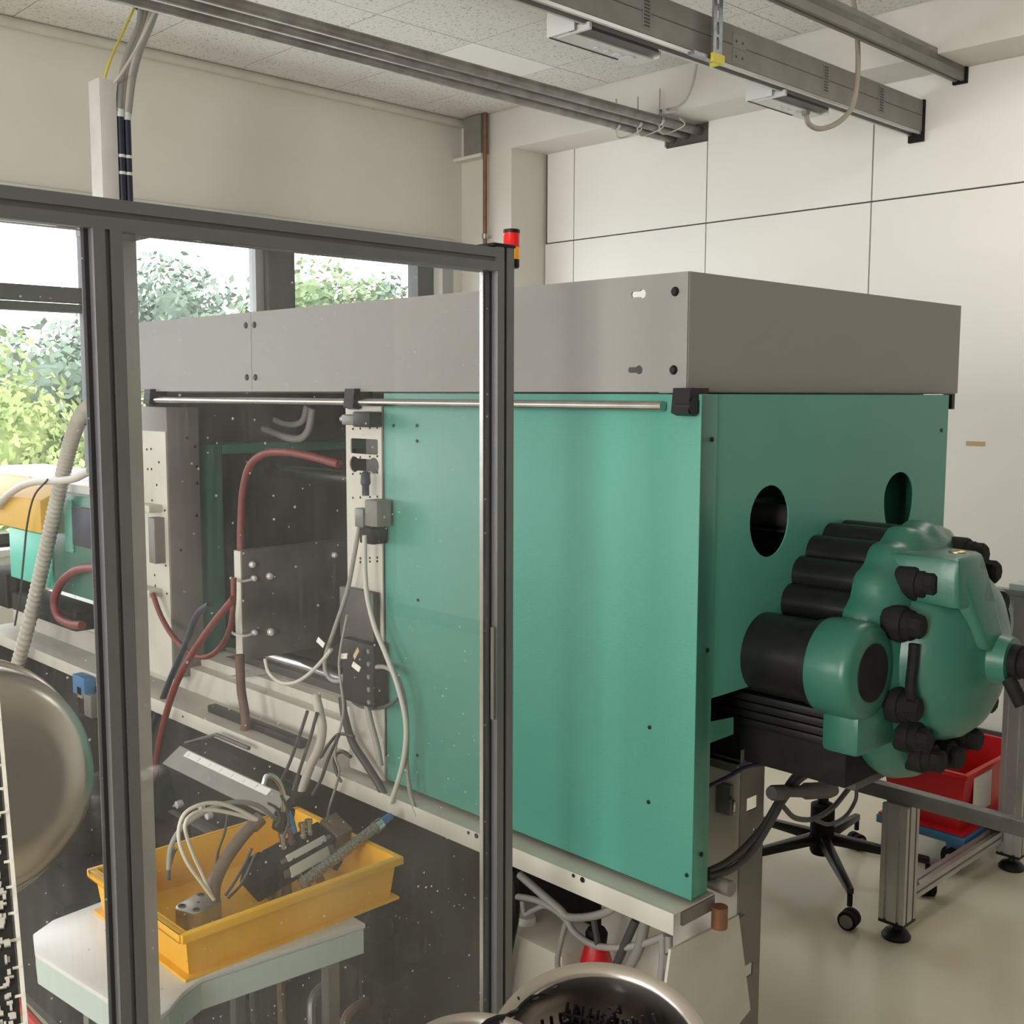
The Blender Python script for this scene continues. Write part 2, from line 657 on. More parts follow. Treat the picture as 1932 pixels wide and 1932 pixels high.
# right wall: board panels with open joints on a dark backing
wr = structure(MB().box((WX + .016, WFY, 0), (WX + .2, WY + .3, CZ + .01)).build('wall_right', 'joint'))
ys = [-3.6, -3.09, -2.11, -1.13, -.15, .83, 1.81, 2.79, 3.77, 4.755, 5.0]
HZ = 3.125
for a, b in zip(ys[:-1], ys[1:]):
    g = .004
    MB().box((WX, a + g, .10), (WX + .016, b - g, 2.579)).build('wall_panel', 'panel', wr, smooth=False)
    if abs(a - 3.77) < .01:   # the panel with the notch for the pipes
        poly = [(a + g, 2.587), (b - g, 2.587), (b - g, HZ), (4.065, HZ), (4.065, 3.035), (4.05, 3.02), (a + g, 3.02)]
        MB().prism(poly, (WX, 0, 0), (0, 1, 0), (0, 0, 1), (.016, 0, 0)).build('wall_panel', 'panel', wr, smooth=False)
    else:
        e = b - g if b < 4.9 else b - .02
        MB().box((WX, a + g, 2.587), (WX + .016, e, HZ)).build('wall_panel', 'panel', wr, smooth=False)
structure(MB().box((BX, WFY, HZ), (WX + .19, WY, CZ)).build('trim_1', 'beam', smooth=False))                       # ceiling beam over the panel wall
structure(MB().box((BX, 5.004, 0), (WX + .015, WY, HZ)).build('wall_column', 'wall', smooth=False))
structure(MB().box((WX - .018, WFY, 0), (WX, 5.0, .10)).build('baseboard_right', 'darkframe', smooth=False))
MB().box((WX - .001, 2.18, 1.415), (WX + .001, 2.27, 1.437)).build('tape_strip', 'tan', wr, smooth=False)
# wall with the window band
OX0, OX1, OZ0, OZ1 = -3.6, 4.70, .92, 2.60
wb = structure(MB().box((WLX, WY, OZ1), (WX + .01, WY + .30, CZ)).build('wall_back', 'wall', smooth=False))
MB().box((WLX, WY, 0), (WX + .01, WY + .30, OZ0)).build('parapet', 'wall', wb, smooth=False)
MB().box((OX1, WY, OZ0), (WX + .01, WY + .30, OZ1)).build('pier', 'wall', wb, smooth=False)
MB().box((WLX, WY, OZ0), (OX0, WY + .30, OZ1)).build('pier', 'wall', wb, smooth=False)
MB().box((OX0, WY - .10, OZ0 - .03), (OX1, WY + .12, OZ0)).build('sill_board', 'whitepaint', wb, smooth=False)
structure(MB().tube([(WLX, WY - .026, CZ - .028), (BX, WY - .026, CZ - .028)], .026, 12).build('trim_2', 'cream'))       # cove pipe under the ceiling
bl = structure(MB().prism([(0, 0), (.05, 0), (.05, .018), (.035, .04), (.012, .05), (0, .05)], (OX0, WY, 2.568), (0, -1, 0), (0, 0, 1), (OX1 + .06 - OX0, 0, 0)).build('trim_3', 'whitepaint', smooth=False))   # blind casing at the window head
WYF = WY + .12
edges = [(3.632, OX1 - .0), (2.661, 3.475), (.95, 2.493), (-.50, .79), (-1.95, -.66), (-3.55, -2.1)]
for k, (a, b) in enumerate(edges):
    w = bpy.data.objects.new('window_%d' % (k + 1), None)
    COL.objects.link(w)
    w.location = ((a + b) / 2, WYF, OZ0)
    structure(w)
    fw = .05
    r_ = .13 if k == 0 else fw
    MB().box((a, WYF, OZ0), (a + fw, WYF + .07, OZ1)).build('jamb', 'framegrey' if k == 1 else 'darkframe', w, smooth=False)
    MB().box((b - r_, WYF - (.03 if k == 0 else 0), OZ0), (b, WYF + .07, OZ1)).build('jamb', 'framegrey' if k == 1 else 'darkframe', w, smooth=False)
    MB().box((a + fw, WYF, OZ0), (b - r_, WYF + .07, OZ0 + fw)).build('bottom_rail', 'darkframe', w, smooth=False)
    MB().box((a + fw, WYF, OZ1 - fw), (b - r_, WYF + .07, OZ1)).build('top_rail', 'darkframe', w, smooth=False)
    if k == 2:
        MB().box((a + fw, WYF - .01, 2.045), (b - r_, WYF + .07, 2.085)).box((a + fw, WYF - .025, 2.093), (b - r_, WYF + .07, 2.165)).build('transom', 'darkframe', w, smooth=False)
    MB().box((a + fw, WYF + .03, OZ0 + fw), (b - r_, WYF + .036, OZ1 - fw)).build('pane', 'glass', w, smooth=False)
for k, (l, r_) in enumerate(((edges[1][1], edges[0][0]), (edges[2][1], edges[1][0]), (edges[3][1], edges[2][0]), (edges[4][1], edges[3][0]), (edges[5][1], edges[4][0]))):
    structure(MB().box((l, WYF - .05, OZ0), (r_, WYF + .09, OZ1)).build('trim_%d' % (4 + k), 'darkframe', smooth=False))  # mullions between the windows
structure(MB().box((OX1 - .003, WY - .002, OZ0), (OX1 + .085, WY + .002, OZ1)).build('trim_9', 'framegrey', smooth=False))
# the walls behind the camera
structure(MB().box((WLX - .2, WFY, 0), (WLX, WY, CZ)).build('wall_left', 'wall_far', smooth=False))
structure(MB().box((WLX - .2, WFY - .2, 0), (WX + .2, WFY, CZ)).build('wall_front', 'wall_far', smooth=False))
for k, y in enumerate((-.2, 2.9)):
    w = bpy.data.objects.new('window_%d' % (7 + k), None)
    COL.objects.link(w)
    w.location = (WLX, y, .95)
    structure(w)
    for nm, a, b in (('jamb', (0, -1.03, .97), (.07, -.96, 2.73)), ('jamb', (0, .96, .97), (.07, 1.03, 2.73)), ('top_rail', (0, -.96, 2.72), (.07, .96, 2.78)), ('bottom_rail', (0, -.96, .92), (.07, .96, .98))):
        MB().box((WLX + a[0], y + a[1], a[2]), (WLX + b[0], y + b[1], b[2])).build(nm, 'framegrey', w, smooth=False)
# steel stub and rising pipe in the far corner
tr = structure(MB().prism([(0, 0), (.055, 0), (.055, .008), (.008, .008), (.008, .15), (.055, .15), (.055, .158), (0, .158)], (BX - .056, 5.215, HZ - .01), (1, 0, 0), (0, 1, 0), (0, 0, CZ - HZ)).build('trim_10', 'traygrey', smooth=False))
structure(MB().box((BX - .07, 5.20, HZ - .03), (BX, WY, HZ - .01)).build('trim_11', 'wall', smooth=False))
cp = tag(MB().tube([(4.815, 5.19, CZ), (4.815, 5.19, .4)], .0135, 12).build('riser_pipe', 'copper'), 'thin copper brown riser pipe running up the corner column', 'pipe')
MB().lathe([(.019, 0), (.019, .03)], (4.815, 5.19, 2.60), (0, 0, 1), 14).box((4.82, 5.18, 2.607), (BX, 5.20, 2.623)).build('pipe_clip', 'steel', cp)

# ------------------------------------------------------------------ outdoors: trees beyond the windows
structure(MB().box((-60, 6.5, -5.2), (90, 95, -5)).build('ground', 'paved_yard', smooth=False))


def tree(px, py, Y, rx, rz, material, label, seed, nblob=46, nleaf=23000):
    """broadleaf tree whose crown top stands at photo pixel (px, py) at distance Y"""
    rr = random.Random(seed)
    top = P(px, py, Y=Y)
    c = Vector((top.x, top.y, top.z - rz))
    t = thing('broadleaf_tree', (c.x, c.y, -5), label, 'tree', 'trees outside the window')
    blobs = []
    for i in range(nblob):
        while True:
            q = Vector((rr.uniform(-1, 1), rr.uniform(-1, 1), rr.uniform(-1, 1)))
            if .25 < q.length < .92:
                break
        s = rr.uniform(.16, .36)
        blobs.append((Vector((c.x + q.x * rx * .85, c.y + q.y * rx * .85, c.z + q.z * rz * .85)), s * rx, s * rz))
    mb = MB()
    vs, fs = [], []
    ls = .0092 * Y ** .5 * rx ** .5
    for i in range(nleaf):
        b, bx_, bz_ = blobs[rr.randrange(nblob)]
        n = Vector((rr.gauss(0, 1), rr.gauss(0, 1), rr.gauss(0, 1))).normalized()
        d = n + Vector((rr.gauss(0, .5), rr.gauss(0, .5), rr.gauss(0, .5)))
        p = b + Vector((n.x * bx_, n.y * bx_, n.z * bz_)) * rr.uniform(.42, 1.1)
        u = d.cross(Vector((rr.gauss(0, 1), rr.gauss(0, 1), rr.gauss(0, 1)))).normalized()
        w = d.cross(u).normalized()
        s = ls * rr.uniform(.7, 1.5)
        k = len(vs)
        vs += [p - u * s, p - w * s * .6, p + u * s, p + w * s * .6]
        fs.append((k, k + 1, k + 2, k + 3))
    # solid core so the crown is dense
    mb.v, mb.f = vs, fs
    o = mb.build('foliage', material, t, smooth=False)
    o['kind'] = 'stuff'
    core = MB()
    for b, bx_, bz_ in blobs:
        core.ball(b, 1, 8, (bx_ * .42, bx_ * .42, bz_ * .42))
    core.build('crown_core', material, t)['kind'] = 'stuff'
    MB().cyl((c.x, c.y, -5), (c.x, c.y, c.z), .035 * rx + .1, .05 * rx, 8).build('trunk', 'bark', t)
    return t


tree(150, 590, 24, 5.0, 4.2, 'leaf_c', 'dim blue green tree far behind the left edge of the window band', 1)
tree(40, 640, 16, 3.4, 4.0, 'leaf_b', 'bright yellow green tree low in the leftmost window pane', 2)
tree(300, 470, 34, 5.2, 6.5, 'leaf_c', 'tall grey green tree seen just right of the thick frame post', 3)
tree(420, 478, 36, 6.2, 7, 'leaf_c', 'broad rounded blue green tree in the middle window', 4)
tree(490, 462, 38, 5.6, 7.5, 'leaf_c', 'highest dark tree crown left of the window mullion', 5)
tree(350, 545, 20, 3.4, 4.2, 'leaf_a', 'fresh green tree in front of the blue green ones', 6)
tree(470, 555, 17, 2.6, 3.4, 'leaf_b', 'light green bushy tree low in the middle window', 7)
tree(610, 485, 30, 4.6, 6, 'leaf_a', 'mid green tree just right of the window mullion', 8)
tree(720, 525, 19, 2.6, 3.6, 'leaf_d', 'pale yellow flowering tree beside the last window jamb', 9)
tree(790, 480, 34, 5, 6, 'leaf_c', 'hazy tree at the right end of the window band', 10)
tree(95, 690, 13, 2.2, 3.2, 'leaf_b', 'young lime green tree right behind the ribbed hose', 11)
tree(-90, 600, 26, 5, 4.4, 'leaf_a', 'green tree cut off by the left picture edge', 12)
tree(650, 560, 26, 4, 4.4, 'leaf_a', 'green tree low behind the hood between mullion and jamb', 13)

# ================================================================== SAFETY PARTITION (aluminium profile frame with clear panes)
FY = 1.442                      # front face of the frame
PT = .040
part_ = thing('safety_partition', (.9, FY + .02, 0), 'grey aluminium T-slot frame with dusty clear panes standing before the machine', 'partition')
BZ0, BZ1 = 1.862, 1.902
LPX, RPX = .646, 1.368
sq = slot_profile(PT, PT)
for x, z1 in ((RPX, BZ1 + .002), (LPX, BZ0), (-.30, BZ0)):
    MB().prism(sq, (x, FY, 0), (1, 0, 0), (0, 1, 0), (0, 0, z1)).build('post', 'alu_backlit', part_, smooth=False)
MB().prism(slot_profile(PT, BZ1 - BZ0), (-1.2, FY, BZ0), (0, 1, 0), (0, 0, 1), (RPX + 1.2, 0, 0)).build('top_beam', 'alu_backlit', part_, smooth=False)
MB().box((RPX - .012, FY - .003, BZ1 + .002), (RPX + PT + .002, FY + PT + .003, BZ1 + .008)).build('end_cap', 'black', part_, bevel=.002)
# slot covers in the posts facing the panes and clamp strips holding the panes
for x in (LPX + PT, LPX - .006, RPX - .006):
    MB().box((x, FY + .015, .06), (x + .006, FY + .025, BZ0)).build('gasket', 'gasket', part_, smooth=False)
for x0, x1 in ((LPX + PT + .006, RPX - .006), (-.254, LPX - .006)):
    MB().box((x0, FY + .0175, .08), (x1, FY + .0225, BZ0)).build('pane', 'dusty_glass', part_, smooth=False)
MB().box((RPX - .010, FY + .027, .06), (RPX, FY + .036, BZ0)).build('clamp_strip', 'steel', part_, smooth=False)
MB().box((LPX + PT, FY + .027, .06), (LPX + PT + .006, FY + .036, BZ0)).build('clamp_strip', 'steel', part_, smooth=False)
# hinge strip on the right post
p_ = P(932, 1270, X=RPX)
MB().box((RPX - .005, FY + .004, p_.z - .085), (RPX, FY + .012, p_.z + .085)).build('hinge', 'tarnish', part_, smooth=False)
# slim grey flat profile close behind the left post
MB().box((.758, 1.60, 0), (.7605, 1.64, 1.88)).box((.7605, 1.60, 0), (.782, 1.6025, 1.88)).build('door_edge', 'alu', part_, smooth=False)
MB().box((.70, FY + PT - .001, 1.872), (.78, 1.62, 1.886)).build('door_bracket', 'tarnish', part_, smooth=False)

# signal tower on a bracket behind the right post
sy = 1.545
sx = P(965, 470, Y=sy).x
st = thing('signal_tower', (sx, sy, 1.86), 'small red and amber signal light stack behind the top of the right frame post', 'signal light')


def lath(name, prof, z, m, parent, n=24):
    return MB().lathe(prof, (sx, sy, z), (0, 0, 1), n).build(name, m, parent)


z0 = P(965, 506, Y=sy).z
z1 = P(965, 433, Y=sy).z
hh = z1 - z0
rr_ = .0158
lath('base', [(rr_ * .86, 0), (rr_ * .95, .003), (rr_ * .95, hh * .22)], z0, 'black', st)
am = lath('amber_lens', [(rr_, 0), (rr_, hh * .04), (rr_ * .97, hh * .05), (rr_ * .97, hh * .32)], z0 + hh * .22, 'amberlens', st)
lath('red_lens', [(rr_, 0), (rr_, hh * .05), (rr_ * .97, hh * .06), (rr_ * .97, hh * .36)], z0 + hh * .54, 'redlens', st)
lath('cap', [(rr_, 0), (rr_, hh * .08), (rr_ * .9, hh * .10)], z0 + hh * .90, 'black', st)
MB().bar((RPX + .03, FY + PT - .002, z0 + .004), (sx - .005, sy - .005, z0 + .004), .012, .006).build('bracket', 'black', st, smooth=False)

# ================================================================== CEILING SERVICES
for k, (y, z, lab) in enumerate(((3.835, 3.085, 'grey steel ceiling pipe nearest to the cable duct'), (3.925, 3.078, 'middle one of the three parallel grey ceiling pipes'), (4.015, 3.070, 'grey steel ceiling pipe nearest to the window wall'))):
    pp = tag(MB().tube([(-.6, y, z), (WX + .1, y, z)], .024, 16).build('ceiling_pipe', 'pipe'), lab, 'pipe', 'three pipes under the ceiling')
    xc = 4.80 - .07 * k
    MB().lathe([(.028, 0), (.028, .022)], (xc, y, z), (1, 0, 0), 16).box((xc, y - .008, z + .02), (xc + .022, y + .008, z + .055)).build('pipe_clamp', 'steel', pp)
    MB().cyl((xc + .011, y, z + .05), (xc + .011, y, z + .13 + .03 * (k == 0)), .004).build('clamp_bolt', 'steel', pp)
    MB().tube(spline([(xc + .01, y, z - .03), (xc + .05, y + .02, z - .055), (xc + .12, y + .03, z - .045), (xc + .16, y - .05, z - .01), (xc + .08, y - .08, z + .01)]), .004, 6).build('earth_wire', 'cablelight', pp)
wire('thin_grey_cable', [P(1258, 206, Y=3.83), P(1275, 203, Y=3.6), P(1293, 190, Y=3.3), P(1306, 160, Y=2.9), P(1315, 118, Y=2.60)], .006, 'cablegrey', None, 'thin grey cable looping from the pipe clamps up to the duct', 'cable')

# cable duct (installation trunking) along the ceiling
TY0, TY1, TZ0, TZ1 = 2.535, 2.60, 2.858, 3.012
du = thing('cable_duct', (3, TY0, TZ0), 'long grey sheet metal cable duct hanging under the ceiling', 'cable duct')
MB().box((1.0, TY0, TZ0 + .012), (WX - .02, TY1, TZ1)).build('duct_body', 'traygrey', du, bevel=.003)
MB().box((1.0, TY0 + .004, TZ0), (WX - .02, TY0 + .016, TZ0 + .012)).build('bottom_rail', 'alu', du, smooth=False)
MB().box((1.0, TY1 - .016, TZ0), (WX - .02, TY1 - .004, TZ0 + .012)).build('bottom_rail', 'alu', du, smooth=False)
MB().box((WX - .02, TY0 - .004, TZ0 - .03), (WX, TY1 + .004, TZ1 + .004)).build('end_plate', 'blackmat', du, smooth=False)
MB().box((1.0, TY0 - .0012, TZ0 + .082), (WX - .03, TY0, TZ0 + .085)).build('groove', 'joint', du, smooth=False)
for px in (1218, 1558, 1664):
    x = P(px, 150, Y=TY0).x
    lo = MB().box((x - .022, TY0 - .002, TZ0 + .03), (x + .022, TY0, TZ1 - .012)).build('louvre_plate', 'traygrey', du, smooth=False)
    mb = MB()
    for q in range(9):
        z = TZ0 + .036 + q * .0115
        mb.box((x - .015, TY0 - .0035, z), (x + .015, TY0 - .001, z + .006))
    mb.build('louvres', 'joint', lo, smooth=False)
xs = P(1395, 80, Y=TY0).x
for dz in (.02, .075):
    so = MB().box((xs - .045, TY0 - .0015, TZ0 + dz), (xs + .045, TY0, TZ0 + dz + .05)).build('cover_plate', 'traygrey', du, smooth=False)
    MB().cyl((xs - .02, TY0 - .003, TZ0 + dz + .025), (xs - .02, TY0, TZ0 + dz + .025), .005).build('screw', 'joint', so)
    MB().cyl((xs + .02, TY0 - .003, TZ0 + dz + .025), (xs + .02, TY0, TZ0 + dz + .025), .005).build('screw', 'joint', so)
# outlet boxes hanging under the duct


def outlet_box(x0, x1, label):
    b = thing('outlet_box', ((x0 + x1) / 2, 2.66, 2.80), label, 'outlet box', 'outlet boxes on the cable duct')
    y0, y1, zb, zt = 2.62, 2.745, 2.845, 2.935
    MB().box((x0, y1 - .006, zb), (x1, y1, zt)).build('back_plate', 'boxwhite', b, smooth=False)
    MB().box((x0, y0, zb), (x0 + .006, y1 - .006, zt)).build('end_plate', 'boxwhite', b, smooth=False)
    MB().box((x1 - .006, y0, zb), (x1, y1 - .006, zt)).build('end_plate', 'boxwhite', b, smooth=False)
    MB().box((x0 + .006, y0 + .03, zb), (x1 - .006, y1 - .006, zb + .005)).build('bottom_plate', 'boxwhite', b, smooth=False)
    MB().box((x0 + .03, y0 - .03, zb + .004), (x1 - .05, y0 + .02, zb + .012)).build('lamp_rail', 'darkframe', b, smooth=False)
    MB().box((x0 + .006, y1 - .012, zb - .002), (x1 - .1, y1 - .006, zb)).build('gasket', 'black', b, smooth=False)
    MB().box((x0 + .02, y0 - .05, zb - .003), (x0 + .032, y1 - .03, zb + .02)).build('clip_arm', 'boxwhite', b, smooth=False)
    for q in range(4):
        xx = x1 - .09 - q * .055
        rr = (.028, .018, .012, .012)[q]
        MB().lathe([(rr, 0), (rr, .0035)], (xx, y1 - .045, zb - .003), (0, 0, 1), 18).build('knockout', 'boxwhite', b)
    MB().cyl((x0 + .006, y0 + .06, zt - .045), (x0 + .010, y0 + .06, zt - .045), .022, n=18).build('knockout', 'boxwhite', b)
    return b


outlet_box(P(1058, 50, Y=2.68).x, P(1222, 105, Y=2.68).x, 'white open outlet box under the duct left of the perforated strut')
b2 = outlet_box(P(1432, 185, Y=2.68).x, P(1540, 205, Y=2.68).x, 'white outlet box under the duct with a looping grey cable')
g0 = P(1520, 212, Y=2.66)
MB().lathe([(.016, 0), (.019, .008), (.019, .02), (.015, .03)], (g0.x, g0.y, g0.z - .012), (0, 0, 1), 8).build('cable_gland', 'traygrey', b2)
wire('looping_cable', PL([(1521, 218), (1527, 235), (1548, 243), (1580, 232), (1606, 205), (1616, 165), (1619, 110), (1615, 40), (1607, -20)], Y=2.45), .0105, 'cablebrown', None, 'thick beige cable looping from the outlet box up past the slim rail', 'cable', n=10)
# perforated strut with yellow cap
q0 = P(1353, 118, Y=2.50)
sx0 = q0.x - .045
su = thing('perforated_strut', (q0.x, 2.50, q0.z), 'galvanised perforated strut with a yellow end cap holding the duct', 'strut')
zt_ = CZ - .005
holes = [[(a + .008 * math.cos(t), b + (.014 if math.sin(t) > 0 else -.014) + .008 * math.sin(t)) for t in [2 * math.pi * k / 12 for k in range(12)]] for b in [.06 + .052 * k for k in range(int((zt_ - q0.z - .1) / .052))] for a in (.026,)]
plate('web', rect(0, 0, .052, zt_ - q0.z), holes, (sx0, 2.487, q0.z), (1, 0, 0), (0, 0, 1), .004, 'galv', su)
plate('flange', rect(0, 0, .045, zt_ - q0.z), holes, (sx0 + .054, 2.532, q0.z), (0, -1, 0), (0, 0, 1), .004, 'galv', su)
MB().box((sx0 - .006, 2.479, q0.z - .008), (sx0 + .062, 2.492, q0.z + .022)).box((sx0 + .046, 2.492, q0.z - .008), (sx0 + .062, 2.534, q0.z + .022)).build('end_cap', 'yellowcap', su, smooth=False)
MB().box((sx0 - .09, 2.50, 2.845), (sx0 + .04, 2.53, 2.857)).build('hook', 'galv', su, smooth=False)
# slim channel rail
ra = thing('channel_rail', (4, 2.37, 3.06), 'slim grey channel rail running to the panel wall above the duct', 'rail')
MB().prism([(0, 0), (.016, 0), (.016, .012), (.030, .012), (.030, 0), (.046, 0), (.046, .085), (0, .085)], (1.5, 2.345, 3.065), (0, 1, 0), (0, 0, 1), (WX - 1.52, 0, 0)).build('rail', 'traygrey', ra, smooth=False)
MB().box((1.5, 2.3435, 3.10), (WX - .03, 2.345, 3.128)).build('web_recess', 'tarnish', ra, smooth=False)
MB().box((WX - .02, 2.335, 3.055), (WX, 2.400, 3.165)).build('end_plate', 'blackmat', ra, smooth=False)

# white trunking, conduits and cables coming down from the ceiling
tx = P(170, 200, Y=4.5)
tw = thing('white_trunking', (2.05, 4.5, .0), 'upright white cable trunking rising above the frame beam', 'cable trunking')
ttop = P(190, 146, Y=4.46).z
MB().box((2.045, 4.46, .62), (2.115, 4.56, ttop)).build('trunk', 'whitepaint', tw, bevel=.002)
MB().box((2.06, 4.47, 0), (2.10, 4.55, .62)).build('foot', 'tarnish', tw, smooth=False)
for k, (xx, lab) in enumerate(((2.133, 'navy blue conduit next to the white trunking'), (2.162, 'outer navy blue conduit with white end collar'))):
    zt = P(232, 215 + 4 * k, Y=4.46).z
    c = tag(MB().cyl((xx, 4.47, 0), (xx, 4.47, zt), .0145, n=14).build('navy_conduit', 'navy'), lab, 'conduit', 'two navy conduits')
    MB().cyl((xx, 4.47, zt - .012), (xx, 4.47, zt + .018), .0165, n=14).build('collar', 'boxwhite', c)
    for zz in (P(232, 294, Y=4.46).z, P(232, 326, Y=4.46).z):
        MB().cyl((xx, 4.47, zz - .006), (xx, 4.47, zz + .006), .0158, n=14).build('cable_tie', 'label', c)
hole = P(285, 12, Z=CZ)
tag(MB().lathe([(.075, 0), (.075, .004)], (hole.x, hole.y, CZ - .008), (0, 0, 1), 9, seg=lambda r, t, h: r * (1 + .25 * math.sin(3 * t + 1))).build('ceiling_cutout', 'void'), 'ragged dark hole in the ceiling tile with cables coming out', 'hole')
for k, (dx, r_, m_, lab) in enumerate(((0, .015, 'cablegrey', 'thick grey cable at the left of the bundle from the ceiling hole'), (.02, .012, 'cablebrown', 'beige cable in the bundle from the ceiling hole'), (.045, .013, 'cablelight', 'pale cable in the middle of the bundle from the ceiling hole'), (.062, .016, 'cablegrey', 'dark grey cable at the right of the bundle from the ceiling hole'))):
    cx = 2.128 + dx * .62
    pts = [(cx, 4.47, P(232, 212, Y=4.46).z)] + [P(px + dx * 330, py, Y=yy) for px, py, yy in ((229, 150, 4.49), (243, 95, 4.55), (262, 50, 4.63))] + [(hole.x - .045 + dx * 1.2, hole.y, CZ + .004)]
    wire('bundle_cable', pts, r_, m_, None, lab, 'cable', 'cables from the ceiling hole')
wire('white_wire', [(2.10, 4.48, ttop - .02), (2.125, 4.44, ttop + .02), (2.20, 4.42, 3.05), (2.30, 4.46, 3.22), (hole.x + .03, hole.y - .02, CZ + .003)], .0055, 'cablelight', None, 'thin white wire crossing the cable bundle above the trunking', 'wire', n=6)
wire('yellow_wire', [(2.085, 4.50, ttop - .02), (2.10, 4.52, ttop + .03), (2.15, 4.56, 3.02), (hole.x - .06, hole.y + .02, CZ + .003)], .006, 'yellowcap', None, 'yellow wire rising from the white trunking', 'wire', n=6)

# ================================================================== INJECTION MOULDING MACHINE
MX, MY = 1.707, 1.286            # near corner of the hood
MC = thing('moulding_machine', (2.28, 2.6, 0), 'large turquoise and grey injection moulding machine filling the middle of the room', 'machine')
HZ0, HZ1, HX1, HYE = 1.654, 1.876, 2.85, 3.62
# ---- hood: thin sheets round an open top
ke = []


def keyhole(px, py):
    c = P(px, py, X=MX)
    u0, v0 = c.y, c.z
    pts = []
    for k in range(16):
        t = math.radians(-60 - 240 * k / 15 + 180 - 60 + 60)
        pts.append((u0 - .009 + .0085 * math.cos(t), v0 + .0085 * math.sin(t)))
    a = [(u0 - .002, v0 - .0055), (u0 + .016, v0 - .0055), (u0 + .0185, v0), (u0 + .016, v0 + .0055), (u0 - .002, v0 + .0055)]
    b = [(u0 - .009 + .0085 * math.cos(t), v0 + .0085 * math.sin(t)) for t in [math.radians(45 + 270 * k / 14) for k in range(15)]]
    return a + b


ysm = P(475, 650, X=MX).y
k1, k2 = keyhole(1206, 555), keyhole(1200, 698)
ho = plate('hood_side', rect(MY, HZ0, ysm - .001, HZ1), [k1, k2], (MX, 0, 0), (0, 1, 0), (0, 0, 1), .003, 'hood', MC)
h2 = plate('hood_side', rect(ysm + .001, HZ0, HYE, HZ1), [], (MX, 0, 0), (0, 1, 0), (0, 0, 1), .003, 'hood', MC)
for px, py in ((1275, 550), (1272, 698)):
    c = P(px, py, X=MX)
    MB().lathe([(.009, 0), (.009, .003), (.006, .007)], c, (-1, 0, 0), 14).build('screw', 'black', ho)
for px, py in ((481, 613), (483, 712)):
    MB().lathe([(.009, 0), (.009, .003), (.006, .006)], P(px, py, X=MX), (-1, 0, 0), 14).build('screw', 'black', ho)
for px, py in ((465, 614), (467, 712)):
    MB().lathe([(.009, 0), (.009, .003), (.006, .006)], P(px, py, X=MX), (-1, 0, 0), 14).build('screw', 'black', h2)
MB().box((MX + .002, MY - .0015, HZ0), (HX1, MY + .0015, HZ1)).build('hood_end', 'hood', MC, smooth=False)
MB().box((HX1 - .0015, MY + .002, HZ0), (HX1 + .0015, HYE, HZ1)).build('hood_side', 'hood', MC, smooth=False)
MB().box((MX + .002, HYE - .003, HZ0), (HX1 - .002, HYE, HZ1)).build('hood_end', 'hood', MC, smooth=False)
for y in (MY + .035, HYE - .035):
    MB().box((MX + .002, y - .032, HZ0 - .002), (HX1 - .002, y + .032, HZ0 + .002)).build('hood_flange', 'hood', MC, smooth=False)
MB().box((MX + .04, MY + .07, HZ0 - .004), (HX1 - .04, HYE - .07, HZ0 - .001)).build('roof_sheet', 'greydark', MC, smooth=False)  # stretch over the clamp end is added to keep the inside dark
# ---- guide rod under the hood edge with its black end blocks
rz, rx_ = P(1000, 763, X=MX - .008).z, MX - .008
MB().cyl((rx_, 1.335, rz), (rx_, 3.46, rz), .0095, n=14).build('guide_rod', 'steel', MC)
for px in (1295, 668, 286):
    y = P(px, 755, X=rx_).y
    MB().prism([(0, .012), (.045, .012), (.045, .034), (-.012, .034), (-.018, -.012), (0, -.018), (.016, -.012)], (rx_ - .0, y - .018, rz), (1, 0, 0), (0, 0, 1), (0, .04, 0)).lathe([(.017, 0), (.017, .035)], (rx_, y - .02, rz), (0, 1, 0), 14).build('rod_block', 'black', MC)
c = P(1790, 757, Y=MY)
MB().box((c.x - .008, MY - .012, c.z - .02), (c.x + .008, MY + .012, c.z + .018)).build('rod_block', 'black', MC)
# ---- green side cover and end cover
GX = MX + .006
gyl = P(726, 1000, X=GX).y
gz0 = P(1305, 1700, X=GX).z
gy0 = 1.256
sp_ = MB().box((GX, gy0, gz0), (GX + .003, gyl, HZ0 - .004)).box((GX + .003, gy0, gz0), (GX + .052, gy0 + .003, HZ0 - .004)).box((GX + .003, gy0 + .003, gz0), (GX + .03, gyl, gz0 + .003)).build('side_cover', 'green', MC, bevel=.002)
for px, py in ((787, 803), (787, 832), (743, 803), (789, 1132), (1226, 1372), (1224, 1513), (1296, 1651), (788, 1425)):
    MB().lathe([(.0042, 0), (.0042, .002), (.002, .003)], P(px, py, X=GX), (-1, 0, 0), 10).build('screw', 'black', sp_)
for px, py in ((1343, 829), (1334, 1227), (1323, 1612)):
    MB().lathe([(.0048, 0), (.0048, .002), (.002, .003)], P(px, py, Y=gy0), (0, -1, 0), 10).build('screw', 'black', sp_)
EY = gy0 + .006
ex0, ex1 = GX + .053, P(1785, 850, Y=EY).x
ez0 = P(1345, 1316, Y=EY).z
h1 = P(1451, 980, Y=EY)
egg = [(h1.x + .071 * math.cos(t), h1.z + (.070 if math.sin(t) > 0 else .077) * math.sin(t) * (1 if math.sin(t) > 0 else 1)) for t in [2 * math.pi * k / 28 for k in range(28)]]
hA, hB = P(1695, 938, Y=EY), P(1575, 1000, Y=EY)
AX, AZ = 2.237, 1.125
for k_, z_ in enumerate((1.385, 1.335, 1.285)):
    MB().cyl((2.13 + .02 * k_, 1.30, z_), (2.13 + .02 * k_, 1.79, z_), .026, n=14).build('inner_rod', 'greydark', MC)
FLY = 1.112                     # rear face of the cast head
